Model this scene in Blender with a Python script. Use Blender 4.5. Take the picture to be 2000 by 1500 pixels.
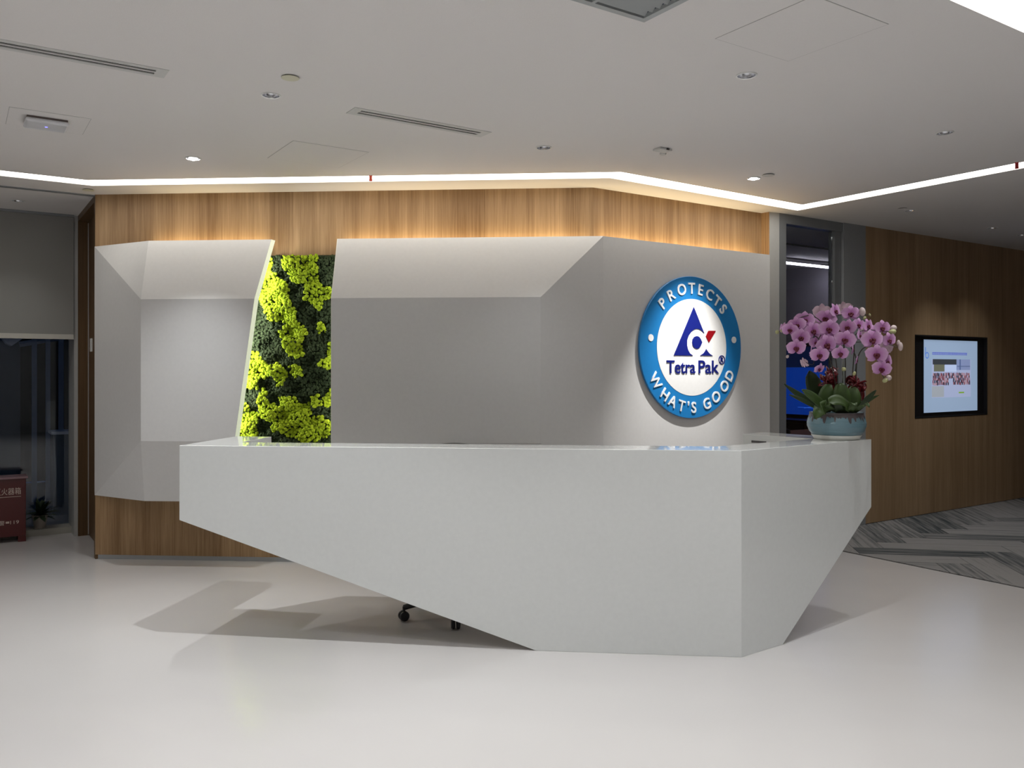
import bpy, bmesh, math, random
from mathutils import Vector, Matrix
random.seed(7)
scene = bpy.context.scene
for o in list(bpy.data.objects): bpy.data.objects.remove(o, do_unlink=True)
COL = scene.collection
# ------------------------------------------------------------------ camera, world, exposure
F, HOR, HC = 1650.0, 722.0, 1.5          # focal length in px, horizon row, eye height
ZC = 2.886                                # ceiling height
cam_d = bpy.data.cameras.new('camera'); cam = bpy.data.objects.new('camera', cam_d); COL.objects.link(cam)
cam.location = (0, 0, HC); cam.rotation_euler = (math.pi/2, 0, 0)
cam_d.sensor_width = 36; cam_d.lens = 36*F/2000; cam_d.shift_y = -(750-HOR)/2000
cam_d.clip_end = 200; scene.camera = cam
vs = scene.view_settings
vs.view_transform = 'Standard'; vs.look = 'None'; vs.gamma = 1; vs.use_curve_mapping = False
vs.exposure = 0.11
w = bpy.data.worlds.new('night_sky'); scene.world = w; w.use_nodes = True
w.node_tree.nodes['Background'].inputs[0].default_value = (0.10, 0.20, 0.45, 1)
w.node_tree.nodes['Background'].inputs[1].default_value = 0.06

TH = math.radians(33.5)
U = Vector((math.cos(TH), math.sin(TH), 0)); V = Vector((math.sin(TH), -math.cos(TH), 0))
def SP(s, p, z=0): v = U*s + V*p; return Vector((v.x, v.y, z))
def sp(v): return (v.x*U.x+v.y*U.y, v.x*V.x+v.y*V.y)
def on_z(px, py, z):
    Y = (HC-z)*F/(py-HOR); return Vector(((px-1000)/F*Y, Y, z))
def ceil_at(px, py): return on_z(px, py, ZC)
def floor_at(px, py): return on_z(px, py, 0)
def on_wall(px, py, P, D):
    k = (px-1000)/F; t = (k*P[1]-P[0])/(D[0]-k*D[1]); Y = P[1]+D[1]*t
    return Vector((k*Y, Y, HC-(py-HOR)/F*Y))
def at_depth(px, py, Y): return Vector(((px-1000)/F*Y, Y, HC-(py-HOR)/F*Y))

SPOT_W = 95
def spot(name, loc, target, watt, angle=75, blend=0.9, col=(.955, .985, 1), r=.018, parent=None):
    d = bpy.data.lights.new(name, 'SPOT'); d.energy = watt; d.spot_size = math.radians(angle); d.spot_blend = blend
    d.color = col; d.shadow_soft_size = r
    o = bpy.data.objects.new(name, d); COL.objects.link(o)
    o.location = loc; dirv = (Vector(target)-Vector(loc)).normalized()
    o.rotation_euler = dirv.to_track_quat('-Z', 'Y').to_euler()
    if parent:
        o.location = Vector(loc)-parent.location; o.parent = parent
    return o
def strip_light(name, a, b, width, facing, watt, col):
    a, b = Vector(a), Vector(b); d = bpy.data.lights.new(name, 'AREA'); d.shape = 'RECTANGLE'
    L = (b-a).length; d.size = L; d.size_y = width; d.energy = watt; d.color = col
    o = bpy.data.objects.new(name, d); COL.objects.link(o)
    x = (b-a).normalized(); z = -Vector(facing).normalized(); z = (z-x*z.dot(x)).normalized(); y = z.cross(x)
    M = Matrix((x, y, z)).transposed().to_4x4(); M.translation = (a+b)/2; o.matrix_world = M
    return o

# ------------------------------------------------------------------ materials
def mat(name, col, rough=.5, metal=0, spec=.5, emit=None, estr=0, coat=0, bump=0, bscale=40, alpha=None, trans=0, sss=0):
    m = bpy.data.materials.new(name); m.use_nodes = True; nt = m.node_tree; b = nt.nodes['Principled BSDF']
    b.inputs['Base Color'].default_value = (*col, 1); b.inputs['Roughness'].default_value = rough
    b.inputs['Metallic'].default_value = metal; b.inputs['Specular IOR Level'].default_value = spec
    b.inputs['Coat Weight'].default_value = coat; b.inputs['Coat Roughness'].default_value = .05
    b.inputs['Transmission Weight'].default_value = trans
    if emit: b.inputs['Emission Color'].default_value = (*emit, 1); b.inputs['Emission Strength'].default_value = estr
    tc = nt.nodes.new('ShaderNodeTexCoord'); nz = nt.nodes.new('ShaderNodeTexNoise'); nz.inputs['Scale'].default_value = bscale
    nt.links.new(tc.outputs['Object'], nz.inputs['Vector'])
    # a faint procedural tone variation on every surface
    if not emit and not trans:
        mx = nt.nodes.new('ShaderNodeMix'); mx.data_type = 'RGBA'; mx.inputs[6].default_value = (*[c*.96 for c in col], 1)
        mx.inputs[7].default_value = (*[min(1, c*1.03) for c in col], 1)
        nt.links.new(nz.outputs['Fac'], mx.inputs[0]); nt.links.new(mx.outputs[2], b.inputs['Base Color'])
    if bump:
        bp = nt.nodes.new('ShaderNodeBump'); bp.inputs['Strength'].default_value = bump; bp.inputs['Distance'].default_value = .01
        nt.links.new(nz.outputs['Fac'], bp.inputs['Height']); nt.links.new(bp.outputs['Normal'], b.inputs['Normal'])
    return m
def srgb(r, g, b):
    f = lambda c: (c/255/12.92) if c/255 <= .04045 else ((c/255+.055)/1.055)**2.4
    return (f(r), f(g), f(b))

def wood_mat(name, dark, light, strip=.17, rough=.45):
    m = bpy.data.materials.new(name); m.use_nodes = True; nt = m.node_tree; N = nt.nodes; L = nt.links; b = N['Principled BSDF']
    g = N.new('ShaderNodeNewGeometry')
    mp = N.new('ShaderNodeMapping'); mp.inputs['Scale'].default_value = (1, 1, .025)
    L.new(g.outputs['Position'], mp.inputs[0])
    n1 = N.new('ShaderNodeTexNoise'); n1.inputs['Scale'].default_value = 90; n1.inputs['Detail'].default_value = 6; n1.inputs['Roughness'].default_value = .65
    L.new(mp.outputs[0], n1.inputs['Vector'])
    n2 = N.new('ShaderNodeTexNoise'); n2.inputs['Scale'].default_value = 9; n2.inputs['Detail'].default_value = 3; n2.inputs['Distortion'].default_value = .6
    L.new(mp.outputs[0], n2.inputs['Vector'])
    # strips of veneer: random tone per strip of width `strip` along the horizontal
    dot = N.new('ShaderNodeVectorMath'); dot.operation = 'DOT_PRODUCT'; dot.inputs[1].default_value = (.93, .37, 0)
    L.new(g.outputs['Position'], dot.inputs[0])
    dv = N.new('ShaderNodeMath'); dv.operation = 'DIVIDE'; dv.inputs[1].default_value = strip; L.new(dot.outputs['Value'], dv.inputs[0])
    fl = N.new('ShaderNodeMath'); fl.operation = 'FLOOR'; L.new(dv.outputs[0], fl.inputs[0])
    wn = N.new('ShaderNodeTexWhiteNoise'); wn.noise_dimensions = '1D'; L.new(fl.outputs[0], wn.inputs['W'])
    a = N.new('ShaderNodeMath'); a.operation = 'MULTIPLY'; a.inputs[1].default_value = .5; L.new(n1.outputs['Fac'], a.inputs[0])
    c = N.new('ShaderNodeMath'); c.operation = 'MULTIPLY_ADD'; c.inputs[1].default_value = .45; L.new(n2.outputs['Fac'], c.inputs[0]); L.new(a.outputs[0], c.inputs[2])
    e = N.new('ShaderNodeMath'); e.operation = 'MULTIPLY_ADD'; e.inputs[1].default_value = .13; L.new(wn.outputs['Value'], e.inputs[0]); L.new(c.outputs[0], e.inputs[2])
    r = N.new('ShaderNodeValToRGB'); r.color_ramp.elements[0].position = .38; r.color_ramp.elements[0].color = (*dark, 1)
    r.color_ramp.elements[1].position = .78; r.color_ramp.elements[1].color = (*light, 1)
    L.new(e.outputs[0], r.inputs[0]); L.new(r.outputs[0], b.inputs['Base Color'])
    b.inputs['Roughness'].default_value = rough; b.inputs['Specular IOR Level'].default_value = .35
    bp = N.new('ShaderNodeBump'); bp.inputs['Strength'].default_value = .12; bp.inputs['Distance'].default_value = .002
    L.new(n1.outputs['Fac'], bp.inputs['Height']); L.new(bp.outputs[0], b.inputs['Normal'])
    return m

M = {}
M['ceiling'] = mat('ceiling_paint', (.74, .715, .70), .9, bump=.05, bscale=200)
M['paint'] = mat('wall_paint', (.64, .63, .62), .85, bump=.05, bscale=120)
M['wood'] = wood_mat('oak_veneer', srgb(130, 100, 68), srgb(192, 160, 122))
M['wood_dark'] = wood_mat('oak_veneer_door', srgb(84, 62, 38), srgb(118, 90, 60), .5)
M['gloss'] = mat('gloss_white_lacquer', (.705, .72, .71), .05, spec=.5, coat=.3)
M['panel'] = mat('satin_white_panel', (.69, .685, .68), .24, spec=.5)
M['alu'] = mat('grey_aluminium', (.27, .285, .30), .4, .5)
M['alu_light'] = mat('light_grey_metal', (.45, .45, .44), .4, .2)
M['skirt'] = mat('brushed_skirting', (.42, .44, .46), .3, .6)
M['black'] = mat('black_plastic', (.012, .012, .014), .4)
M['dark'] = mat('dark_void', (.01, .01, .01), .9)
M['white'] = mat('white_plastic', (.72, .72, .70), .4)
M['grille'] = mat('grey_grille_metal', (.40, .42, .42), .5, .2)
M['slotframe'] = mat('slot_frame_paint', (.58, .58, .56), .6)
M['cream'] = mat('cream_cover', (.62, .60, .46), .6)
M['chrome'] = mat('reflector_chrome', (.75, .76, .8), .15, 1)
M['cove'] = mat('cove_diffuser', (1, 1, 1), .5, emit=(1, .97, .90), estr=4.5)
M['lamp_on'] = mat('lamp_lens_lit', (1, 1, 1), .5, emit=(1, .96, .95), estr=30)
M['lamp_dim'] = mat('lamp_lens', (1, 1, 1), .5, emit=(1, .97, .95), estr=2.5)
M['lamp_off'] = mat('lamp_lens_dark', (.1, .1, .11), .2)
M['redtape'] = mat('red_tape', (.55, .03, .03), .5)
M['blueled'] = mat('blue_led', (.1, .1, 1), .5, emit=(.15, .15, 1), estr=4)
M['blind'] = mat('roller_blind_fabric', (.27, .265, .25), .95, bump=.2, bscale=600)
M['hem'] = mat('blind_hem_bar', (.52, .50, .45), .5)
M['red'] = mat('red_painted_steel', (.085, .010, .010), .35)
M['redlid'] = mat('red_lid_steel', (.26, .15, .17), .3)
M['goldprint'] = mat('pale_print', (.60, .48, .42), .6)
M['potwhite'] = mat('white_plant_pot', (.40, .36, .32), .5)
M['leafdark'] = mat('dark_foliage', (.018, .035, .012), .6, bump=.3)
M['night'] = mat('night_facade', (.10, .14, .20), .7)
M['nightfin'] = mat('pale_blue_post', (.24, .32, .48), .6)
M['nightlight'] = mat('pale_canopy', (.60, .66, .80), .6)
M['glass'] = mat('window_glass', (.9, .95, 1), .0, trans=1, spec=.5); M['glass'].node_tree.nodes['Principled BSDF'].inputs['IOR'].default_value = 1.45

# glossy resin floor
def floor_mat():
    m = mat('polished_resin_floor', (.555, .532, .522), .2, spec=.5, bscale=1.3); nt = m.node_tree; b = nt.nodes['Principled BSDF']
    b.inputs['Coat Weight'].default_value = 0.0
    n = nt.nodes.new('ShaderNodeTexNoise'); n.inputs['Scale'].default_value = 2.2
    mr = nt.nodes.new('ShaderNodeMapRange'); mr.inputs['To Min'].default_value = .13; mr.inputs['To Max'].default_value = .26
    tc = nt.nodes.new('ShaderNodeTexCoord'); nt.links.new(tc.outputs['Object'], n.inputs[0])
    nt.links.new(n.outputs['Fac'], mr.inputs['Value']); nt.links.new(mr.outputs[0], b.inputs['Roughness'])
    return m
M['floor'] = floor_mat()
def carpet_mat():
    m = bpy.data.materials.new('plank_carpet'); m.use_nodes = True; nt = m.node_tree; N = nt.nodes; L = nt.links; b = N['Principled BSDF']
    oi = N.new('ShaderNodeObjectInfo'); tc = N.new('ShaderNodeTexCoord')
    mp = N.new('ShaderNodeMapping'); mp.inputs['Scale'].default_value = (1.1, 22, 1)
    L.new(tc.outputs['Object'], mp.inputs[0])
    off = N.new('ShaderNodeVectorMath'); off.operation = 'ADD'; L.new(mp.outputs[0], off.inputs[0]); 
    sc = N.new('ShaderNodeMath'); sc.operation = 'MULTIPLY'; sc.inputs[1].default_value = 50; L.new(oi.outputs['Random'], sc.inputs[0])
    cb = N.new('ShaderNodeCombineXYZ'); L.new(sc.outputs[0], cb.inputs[0]); L.new(sc.outputs[0], cb.inputs[1]); L.new(cb.outputs[0], off.inputs[1])
    n = N.new('ShaderNodeTexNoise'); n.inputs['Scale'].default_value = 1.5; n.inputs['Detail'].default_value = 7; n.inputs['Roughness'].default_value = .62; L.new(off.outputs[0], n.inputs[0])
    a = N.new('ShaderNodeMath'); a.operation = 'MULTIPLY_ADD'; a.inputs[1].default_value = 1.35; L.new(n.outputs['Fac'], a.inputs[0])
    r2 = N.new('ShaderNodeMath'); r2.operation = 'MULTIPLY'; r2.inputs[1].default_value = .40; L.new(oi.outputs['Random'], r2.inputs[0]); L.new(r2.outputs[0], a.inputs[2])
    r = N.new('ShaderNodeValToRGB'); r.color_ramp.elements[0].position = .58; r.color_ramp.elements[0].color = (.028, .036, .040, 1)
    r.color_ramp.elements[1].position = 1.25; r.color_ramp.elements[1].color = (.235, .225, .22, 1)
    r.color_ramp.elements[1].position = 1.0
    L.new(a.outputs[0], r.inputs[0]); L.new(r.outputs[0], b.inputs['Base Color']); b.inputs['Roughness'].default_value = .95
    f = N.new('ShaderNodeTexNoise'); f.inputs['Scale'].default_value = 300; L.new(tc.outputs['Object'], f.inputs[0])
    bp = N.new('ShaderNodeBump'); bp.inputs['Strength'].default_value = .4; L.new(f.outputs['Fac'], bp.inputs['Height']); L.new(bp.outputs[0], b.inputs['Normal'])
    return m
M['carpet'] = carpet_mat()

# ------------------------------------------------------------------ mesh helpers
class MB:
    def __init__(s): s.v = []; s.f = []
    def add(s, vs, fs):
        k = len(s.v); s.v += [tuple(v) for v in vs]; s.f += [tuple(i+k for i in f) for f in fs]; return s
    def box(s, x0, x1, y0, y1, z0, z1):
        return s.add([(x0,y0,z0),(x1,y0,z0),(x1,y1,z0),(x0,y1,z0),(x0,y0,z1),(x1,y0,z1),(x1,y1,z1),(x0,y1,z1)],
                     [(3,2,1,0),(4,5,6,7),(0,1,5,4),(1,2,6,5),(2,3,7,6),(3,0,4,7)])
    def obox(s, c, ax, ay, az, hx, hy, hz):
        c, ax, ay, az = Vector(c), Vector(ax), Vector(ay), Vector(az)
        P = [c+ax*hx*i+ay*hy*j+az*hz*k for k in (-1, 1) for (i, j) in ((-1,-1),(1,-1),(1,1),(-1,1))]
        return s.add(P, [(3,2,1,0),(4,5,6,7),(0,1,5,4),(1,2,6,5),(2,3,7,6),(3,0,4,7)])
    def prism(s, pts, z0, z1):
        n = len(pts); P = [(p[0], p[1], z0) for p in pts]+[(p[0], p[1], z1) for p in pts]
        ar = sum(pts[i][0]*pts[(i+1)%n][1]-pts[(i+1)%n][0]*pts[i][1] for i in range(n))
        fs = [tuple(range(n-1, -1, -1)), tuple(range(n, 2*n))]+[(i, (i+1)%n, n+(i+1)%n, n+i) for i in range(n)]
        if ar < 0: fs = [tuple(reversed(f)) for f in fs]
        return s.add(P, fs)
    def lathe(s, prof, n=32, c=(0,0,0)):
        k = len(prof); P = []
        for (r, z) in prof:
            for i in range(n): a = 2*math.pi*i/n; P.append((c[0]+r*math.cos(a), c[1]+r*math.sin(a), c[2]+z))
        return s.add(P, [(j*n+i, j*n+(i+1)%n, (j+1)*n+(i+1)%n, (j+1)*n+i) for j in range(k-1) for i in range(n)])
    def disc(s, r, z, n=32, c=(0,0), up=True):
        P = [(c[0]+r*math.cos(2*math.pi*i/n), c[1]+r*math.sin(2*math.pi*i/n), z) for i in range(n)]
        return s.add(P, [tuple(range(n)) if up else tuple(range(n-1, -1, -1))])
    def tube(s, pts, r, n=8):
        pts = [Vector(p) for p in pts]; m = len(pts); rr = r if isinstance(r, (list, tuple)) else [r]*m; P = []
        for i, p in enumerate(pts):
            t = (pts[min(i+1, m-1)]-pts[max(i-1, 0)]).normalized()
            a = t.cross(Vector((0, 0, 1)));  a = a if a.length > .05 else t.cross(Vector((1, 0, 0))); a.normalize(); b = t.cross(a)
            for k in range(n): q = 2*math.pi*k/n; P.append(p+(a*math.cos(q)+b*math.sin(q))*rr[i])
        fs = [(j*n+k, j*n+(k+1)%n, (j+1)*n+(k+1)%n, (j+1)*n+k) for j in range(m-1) for k in range(n)]
        fs += [tuple(range(n-1, -1, -1)), tuple(range((m-1)*n, m*n))]
        return s.add(P, fs)
    def ball(s, c, r, n=8, m=6, sc=(1, 1, 1)):
        P = []; 
        for j in range(1, m):
            t = math.pi*j/m
            for i in range(n): a = 2*math.pi*i/n; P.append((c[0]+r*sc[0]*math.sin(t)*math.cos(a), c[1]+r*sc[1]*math.sin(t)*math.sin(a), c[2]+r*sc[2]*math.cos(t)))
        P.append((c[0], c[1], c[2]+r*sc[2])); P.append((c[0], c[1], c[2]-r*sc[2])); T = len(P)-2; B = T+1
        fs = [(j*n+i, (j+1)*n+i, (j+1)*n+(i+1)%n, j*n+(i+1)%n) for j in range(m-2) for i in range(n)]
        fs += [(T, i, (i+1)%n) for i in range(n)]+[(B, (m-2)*n+(i+1)%n, (m-2)*n+i) for i in range(n)]
        return s.add(P, fs)
    def xf(s, fn): s.v = [tuple(fn(Vector(v))) for v in s.v]; return s
    def build(s, name, m, parent=None, smooth=False, bevel=0, loc=None, fixn=False):
        me = bpy.data.meshes.new(name); me.from_pydata(s.v, [], s.f)
        if fixn:
            bm = bmesh.new(); bm.from_mesh(me); bmesh.ops.recalc_face_normals(bm, faces=bm.faces); bm.to_mesh(me); bm.free()
        me.materials.append(m)
        if smooth: me.polygons.foreach_set('use_smooth', [True]*len(me.polygons))
        me.update(); o = bpy.data.objects.new(name, me); COL.objects.link(o)
        if parent: o.parent = parent
        if loc is not None: o.location = loc
        if bevel:
            b = o.modifiers.new('bevel', 'BEVEL'); b.width = bevel; b.segments = 2; b.limit_method = 'ANGLE'; b.angle_limit = math.radians(40)
        return o
def tag(o, label, cat=None, group=None, kind=None):
    if label: o['label'] = label
    if cat: o['category'] = cat
    if group: o['group'] = group
    if kind: o['kind'] = kind
    return o
def thing(name, label, cat, loc=(0, 0, 0), rz=0, group=None):
    o = bpy.data.objects.new(name, None); COL.objects.link(o); o.empty_display_size = .1
    o.location = loc; o.rotation_euler = (0, 0, rz); return tag(o, label, cat, group)
def struct(o, label): return tag(o, label, None, None, 'structure')
def wall_box(a, b, z0, z1, th, side):        # vertical wall from a to b, thickness th to `side` (unit vec pointing away from room)
    a, b = Vector(a), Vector(b); s = Vector(side)*th
    return MB().prism([(a.x, a.y), (b.x, b.y), (b.x+s.x, b.y+s.y), (a.x+s.x, a.y+s.y)], z0, z1)
def offset_path(P, d, closed=False):         # offset to the left of travel by d, mitred
    n = len(P); out = []
    for i in range(n):
        p = Vector((P[i][0], P[i][1]))
        pr = Vector(P[i-1][:2]) if (i > 0 or closed) else None
        nx = Vector(P[(i+1) % n][:2]) if (i < n-1 or closed) else None
        ns = []
        if pr is not None: t = (p-pr).normalized(); ns.append(Vector((-t.y, t.x)))
        if nx is not None: t = (nx-p).normalized(); ns.append(Vector((-t.y, t.x)))
        if len(ns) == 1: out.append(p+ns[0]*d)
        else:
            m = (ns[0]+ns[1]).normalized(); out.append(p+m*(d/m.dot(ns[0])))
    return out
def fill_loops(loops, z, flip=False):
    bm = bmesh.new()
    for lp in loops:
        vs_ = [bm.verts.new((p[0], p[1], z)) for p in lp]
        for i in range(len(vs_)): bm.edges.new((vs_[i], vs_[(i+1) % len(vs_)]))
    bmesh.ops.triangle_fill(bm, use_beauty=True, use_dissolve=False, edges=bm.edges[:])
    for f in bm.faces:
        f.normal_update()
        if (f.normal.z > 0) == flip: f.normal_flip()
    me = bpy.data.meshes.new('fill'); bm.to_mesh(me); bm.free(); return me

# ------------------------------------------------------------------ key plan points
A0 = Vector((-3.30, 6.69, 0)); A1 = Vector((.62, 6.43, 0)); AD = (A1-A0).normalized(); AN = Vector((AD.y, -AD.x, 0))  # AN towards room
B1 = A1+U*1.905
COLX = Vector((2.26, 7.42, 0))                # light column front-left
G0 = Vector((2.363, 7.47, 0)); 
PW = sp(G0)[1]                                # p of glass front and right wood wall
S_MIN, S_MAX, P_BACK = -7.0, 12.0, 5.2
P_WIN = -8.72                                 # window sill line
D_END = A0 - V*1.10                           # far end of door return (near window)

# ------------------------------------------------------------------ floor
SBC = 6.12                                    # s of the resin / carpet boundary
room = [SP(S_MIN, P_BACK), SP(S_MAX, P_BACK), SP(S_MAX, PW-.3), SP(2, -10.6), SP(S_MIN, -9.4)]
fl = MB().prism([(p.x, p.y) for p in room], -.1, 0).build('floor', M['floor']); struct(fl, 'glossy off-white resin floor of the reception hall')
# herringbone plank carpet
cf = MB().prism([(p.x, p.y) for p in [SP(SBC, P_BACK-.1), SP(S_MAX-.05, P_BACK-.1), SP(S_MAX-.05, PW), SP(SBC, PW)]], 0, .002).build('floor_carpet', mat('carpet_backing', (.03, .03, .032), .95))
struct(cf, 'grey herringbone plank carpet beside the resin floor on the right')
def clip(poly, fn):
    out = []
    for i in range(len(poly)):
        a, b = poly[i], poly[(i+1) % len(poly)]; fa, fb = fn(a), fn(b)
        if fa >= 0: out.append(a)
        if (fa >= 0) != (fb >= 0): out.append(a+(b-a)*(fa/(fa-fb)))
    return out
ca = TH-math.radians(43); cu = Vector((math.cos(ca), math.sin(ca), 0)); cv = Vector((-cu.y, cu.x, 0)); W_, n_ = .25, 4
org = SP(7.2, -4.2)
tiles = []
for i in range(-30, 31):
    for j in range(-8, 9):
        cx, cy = i+n_*j, i-n_*j
        for (x0, y0, dx, dy) in ((cx, cy, n_, 1), (cx+n_, cy-(n_-1), 1, n_)):
            q = [org+cu*(x0+a)*W_+cv*(y0+b)*W_ for a, b in ((.008, .008), (dx-.008, .008), (dx-.008, dy-.008), (.008, dy-.008))]
            q = clip(q, lambda v: sp(v)[0]-SBC-.004); q = q and clip(q, lambda v: sp(v)[1]-PW)
            q = q and clip(q, lambda v: -sp(v)[1]-1.2); q = q and clip(q, lambda v: 10.5-sp(v)[0])
            if not q or len(q) < 3: continue
            c = sum(q, Vector())/len(q)
            if c.x/c.y > .98: continue
            tiles.append((c, q, dx > dy))
tiles.sort(key=lambda t: t[0].length); 
for c, q, hor in tiles[:290]:
    ax = cu if hor else cv; ay = cv if hor else -cu
    pts = [((p-c).dot(ax), (p-c).dot(ay)) for p in q]
    o = MB().prism(pts, .002, .007).build('carpet_tile', M['carpet'], cf, loc=(c.x, c.y, 0)); o.rotation_euler = (0, 0, math.atan2(ax.y, ax.x))

# ------------------------------------------------------------------ ceiling with light cove and downlight holes
cin = [ceil_at(170.6, 352), ceil_at(1212.8, 336), ceil_at(1567, 400)]
s_r = sp(cin[2])[0]; pF = sp(cin[0])[1]; pN = -1.736
cin = [Vector((p.x, p.y, 0)) for p in cin]+[SP(s_r, pN), SP(-5, pN), SP(-5, pF)]
CW = .185
cout = offset_path([(p.x, p.y) for p in cin], CW, True)
LAMPS = [  # px, py, target offset (x,y) at floor, watts factor, look, label
 (529, 186, (0, 0), 1.5, 'dim', 'round recessed downlight below the round cream cover, left of the middle air slot'),
 (377, 309, (-.45, -.02), 1.0, 'on', 'glaring tilted recessed downlight at the left, above the bright cove strip'),
 (1062, 288, (0, 0), .18, 'off', 'unlit looking recessed downlight right of the middle air slot'),
 (1458, 147, (0, 0), 1.1, 'dim', 'round recessed downlight in the upper right, nearest the large vent grille'),
 (1845, 259, (0, 0), .45, 'off', 'small recessed downlight at the far right, above the right cove strip'),
 (1472, 348, None, 1.0, 'on', 'glaring recessed spotlight aimed at the round blue sign'),
 (1778, 411, (0, 0), .4, 'off', 'dim recessed downlight in the corridor ceiling nearest the glass front'),
 (1938, 445, (0, 0), .35, 'off', 'dark recessed downlight in the corridor ceiling over the wall display'),
 (1996, 459, (0, 0), .2, 'off', 'dark recessed downlight at the right edge of the corridor ceiling'),
 (35, 392, (0, 0), .10, 'off', 'dim recessed downlight above the window blind at the left edge')]
lamp_pos = [ceil_at(a[0], a[1]) for a in LAMPS]
Z3 = Vector((0, 0, 1))
def circle(c, r, n=20): return [(c.x+r*math.cos(2*math.pi*i/n), c.y+r*math.sin(2*math.pi*i/n)) for i in range(n)]
def inside(c):
    x, y = c.x, c.y; r = False; P = cin
    for i in range(len(P)):
        a, b = P[i], P[i-1]
        if (a.y > y) != (b.y > y) and x < (b.x-a.x)*(y-a.y)/(b.y-a.y)+a.x: r = not r
    return r
near_l, far_l = [], []
extra_lamps = []
for c in lamp_pos+extra_lamps: (near_l if inside(c) else far_l).append(circle(c, .042))
# slot diffusers and grille are also real openings
def rect_sp(s0, s1, p0, p1): return [(SP(a, b).x, SP(a, b).y) for a, b in ((s0, p0), (s1, p0), (s1, p1), (s0, p1))]
SLOTS = [(.05, .785, -4.195), (1.82, 2.57, -4.236)]
for s0, s1, p in SLOTS: near_l.append(rect_sp(s0-.03, s1+.03, p-.045, p+.045))
GR = (1.43, 2.295, -2.514, -1.95)
near_l.append(rect_sp(*GR))
big = [SP(S_MIN-.2, P_BACK+.2), SP(S_MAX+.2, P_BACK+.2), SP(S_MAX+.2, PW-.3), SP(6.0, PW-.3), SP(2, -9.6), SP(S_MIN-.2, -9.2)]
def ceil_obj(name, loops, label):
    me = fill_loops(loops, ZC); me.materials.append(M['ceiling']); o = bpy.data.objects.new(name, me); COL.objects.link(o); struct(o, label); return o
ceil_obj('ceiling', [[(p.x, p.y) for p in cin]]+near_l, 'matt white plasterboard ceiling inside the light cove')
ceil_obj('ceiling_border', [[(p.x, p.y) for p in big], [(p.x, p.y) for p in cout]]+far_l, 'white ceiling border between the light cove and the walls')
# cove: side walls + diffuser
n = len(cin); mb = MB()
for loop in (cin, cout):
    P = [(p[0], p[1]) for p in loop]
    mb.add([(x, y, ZC) for x, y in P]+[(x, y, ZC+.10) for x, y in P], [(i, (i+1) % n, n+(i+1) % n, n+i) for i in range(n)])
cv_o = mb.build('ceiling_cove', M['ceiling']); struct(cv_o, 'plaster sides of the recessed ceiling light cove')
co = thing('cove_light', 'long angled strip of warm white cove light recessed around the ceiling', 'light', (0, 0, ZC))
names = [0, 1, 2, 3, 4, 5]
for i in range(n):
    j = (i+1) % n; q = [cin[i], cin[j], cout[j], cout[i]]
    MB().add([(p[0], p[1], .018) for p in q], [(3, 2, 1, 0)]).build('diffuser', M['cove'], co, fixn=False)
for (px, py) in ((724, 348), (1986, 323)):
    p = ceil_at(px, py); ay = Vector((p.x, p.y, 0)).normalized(); ax = Vector((ay.y, -ay.x, 0))
    # a strap across the slot
    t = thing('red_tape', 'short red tape mark across the cove light '+('above the white wall panels' if px < 1000 else 'at the far right'), 'tape', (p.x, p.y, ZC))
    MB().obox((0, 0, -.0005), ax, ay, Z3, .011, CW*(.5 if px < 1000 else .56), .0015).build('tape_strip', M['redtape'], t)
# trim groove at the window zone
g0 = ceil_at(0, 365.5); g1 = A0+Vector((-.02, .03, 0))
gd = -U; q0 = Vector((g1.x, g1.y, ZC)); q1 = q0+gd*6
tr = MB().obox((q0+q1)/2-Z3*.004, gd, V, Z3, 3, .018, .004).build('trim_1', M['alu']); struct(tr, 'dark shadow gap track across the ceiling before the windows')

# ------------------------------------------------------------------ walls
wa = MB().prism([(A0.x, A0.y), (A1.x, A1.y), (A1.x+.3*U.x*0-.0, A1.y+.25), (A0.x+.30, A0.y+.25)], .036, ZC).build('wall_back', M['wood']); struct(wa, 'oak veneer wall behind the reception desk')
wb = wall_box(A1, B1, .036, ZC, .2, -V).build('wall_back_right', M['wood']); struct(wb, 'angled oak veneer wall behind the round sign')
# lit return beside the column
wr = MB().prism([(B1.x, B1.y), (COLX.x, COLX.y), (COLX.x+.02, COLX.y+.1), (B1.x+.05, B1.y+.15)], .036, ZC).build('wall_return', M['wood']); struct(wr, 'narrow oak return beside the grey column')
bb = MB().prism([(p.x, p.y) for p in (A0+AN*-.012, A1+AN*-.012, A1-AN*.2, A0-AN*.2)], 0, .036).build('baseboard_back', M['skirt']); struct(bb, 'recessed metal skirting of the back wall')
bb = wall_box(A1-V*.012, B1-V*.012, 0, .036, .18, -V).build('baseboard_back_right', M['skirt']); struct(bb, 'recessed metal skirting of the angled wall')
# column + glass front
colm = MB().prism([(p.x, p.y) for p in (COLX, G0, G0-V*.35, COLX-V*.3-U*.02)], 0, ZC).build('trim_2', M['alu_light']); struct(colm, 'light grey metal column trim between the white panel and the glass front')
def g_at(px):
    q = on_wall(px, 700, G0, U); return (Vector((q.x, q.y, 0))-G0).dot(U)
gA, gB, gC, gD = g_at(1535.5), g_at(1633), g_at(1646), g_at(1688.5)
gf = MB()
gx = lambda t, d: G0+U*t-V*d
def gbox(mb, t0, t1, d0, d1, z0, z1): a, b, c, d = gx(t0, d0), gx(t1, d0), gx(t1, d1), gx(t0, d1); return mb.prism([(a.x, a.y), (b.x, b.y), (c.x, c.y), (d.x, d.y)], z0, z1)
fr = gbox(MB(), 0, gA, .0, .10, 0, ZC).build('door_frame', M['alu'])
w1 = fr; w1.name = 'window_1'; struct(w1, 'grey aluminium glazed front with tall glass pane')
gbox(MB(), gA, gC, .0, .09, ZC-.085, ZC).build('top_rail', M['alu'], w1)
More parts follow.
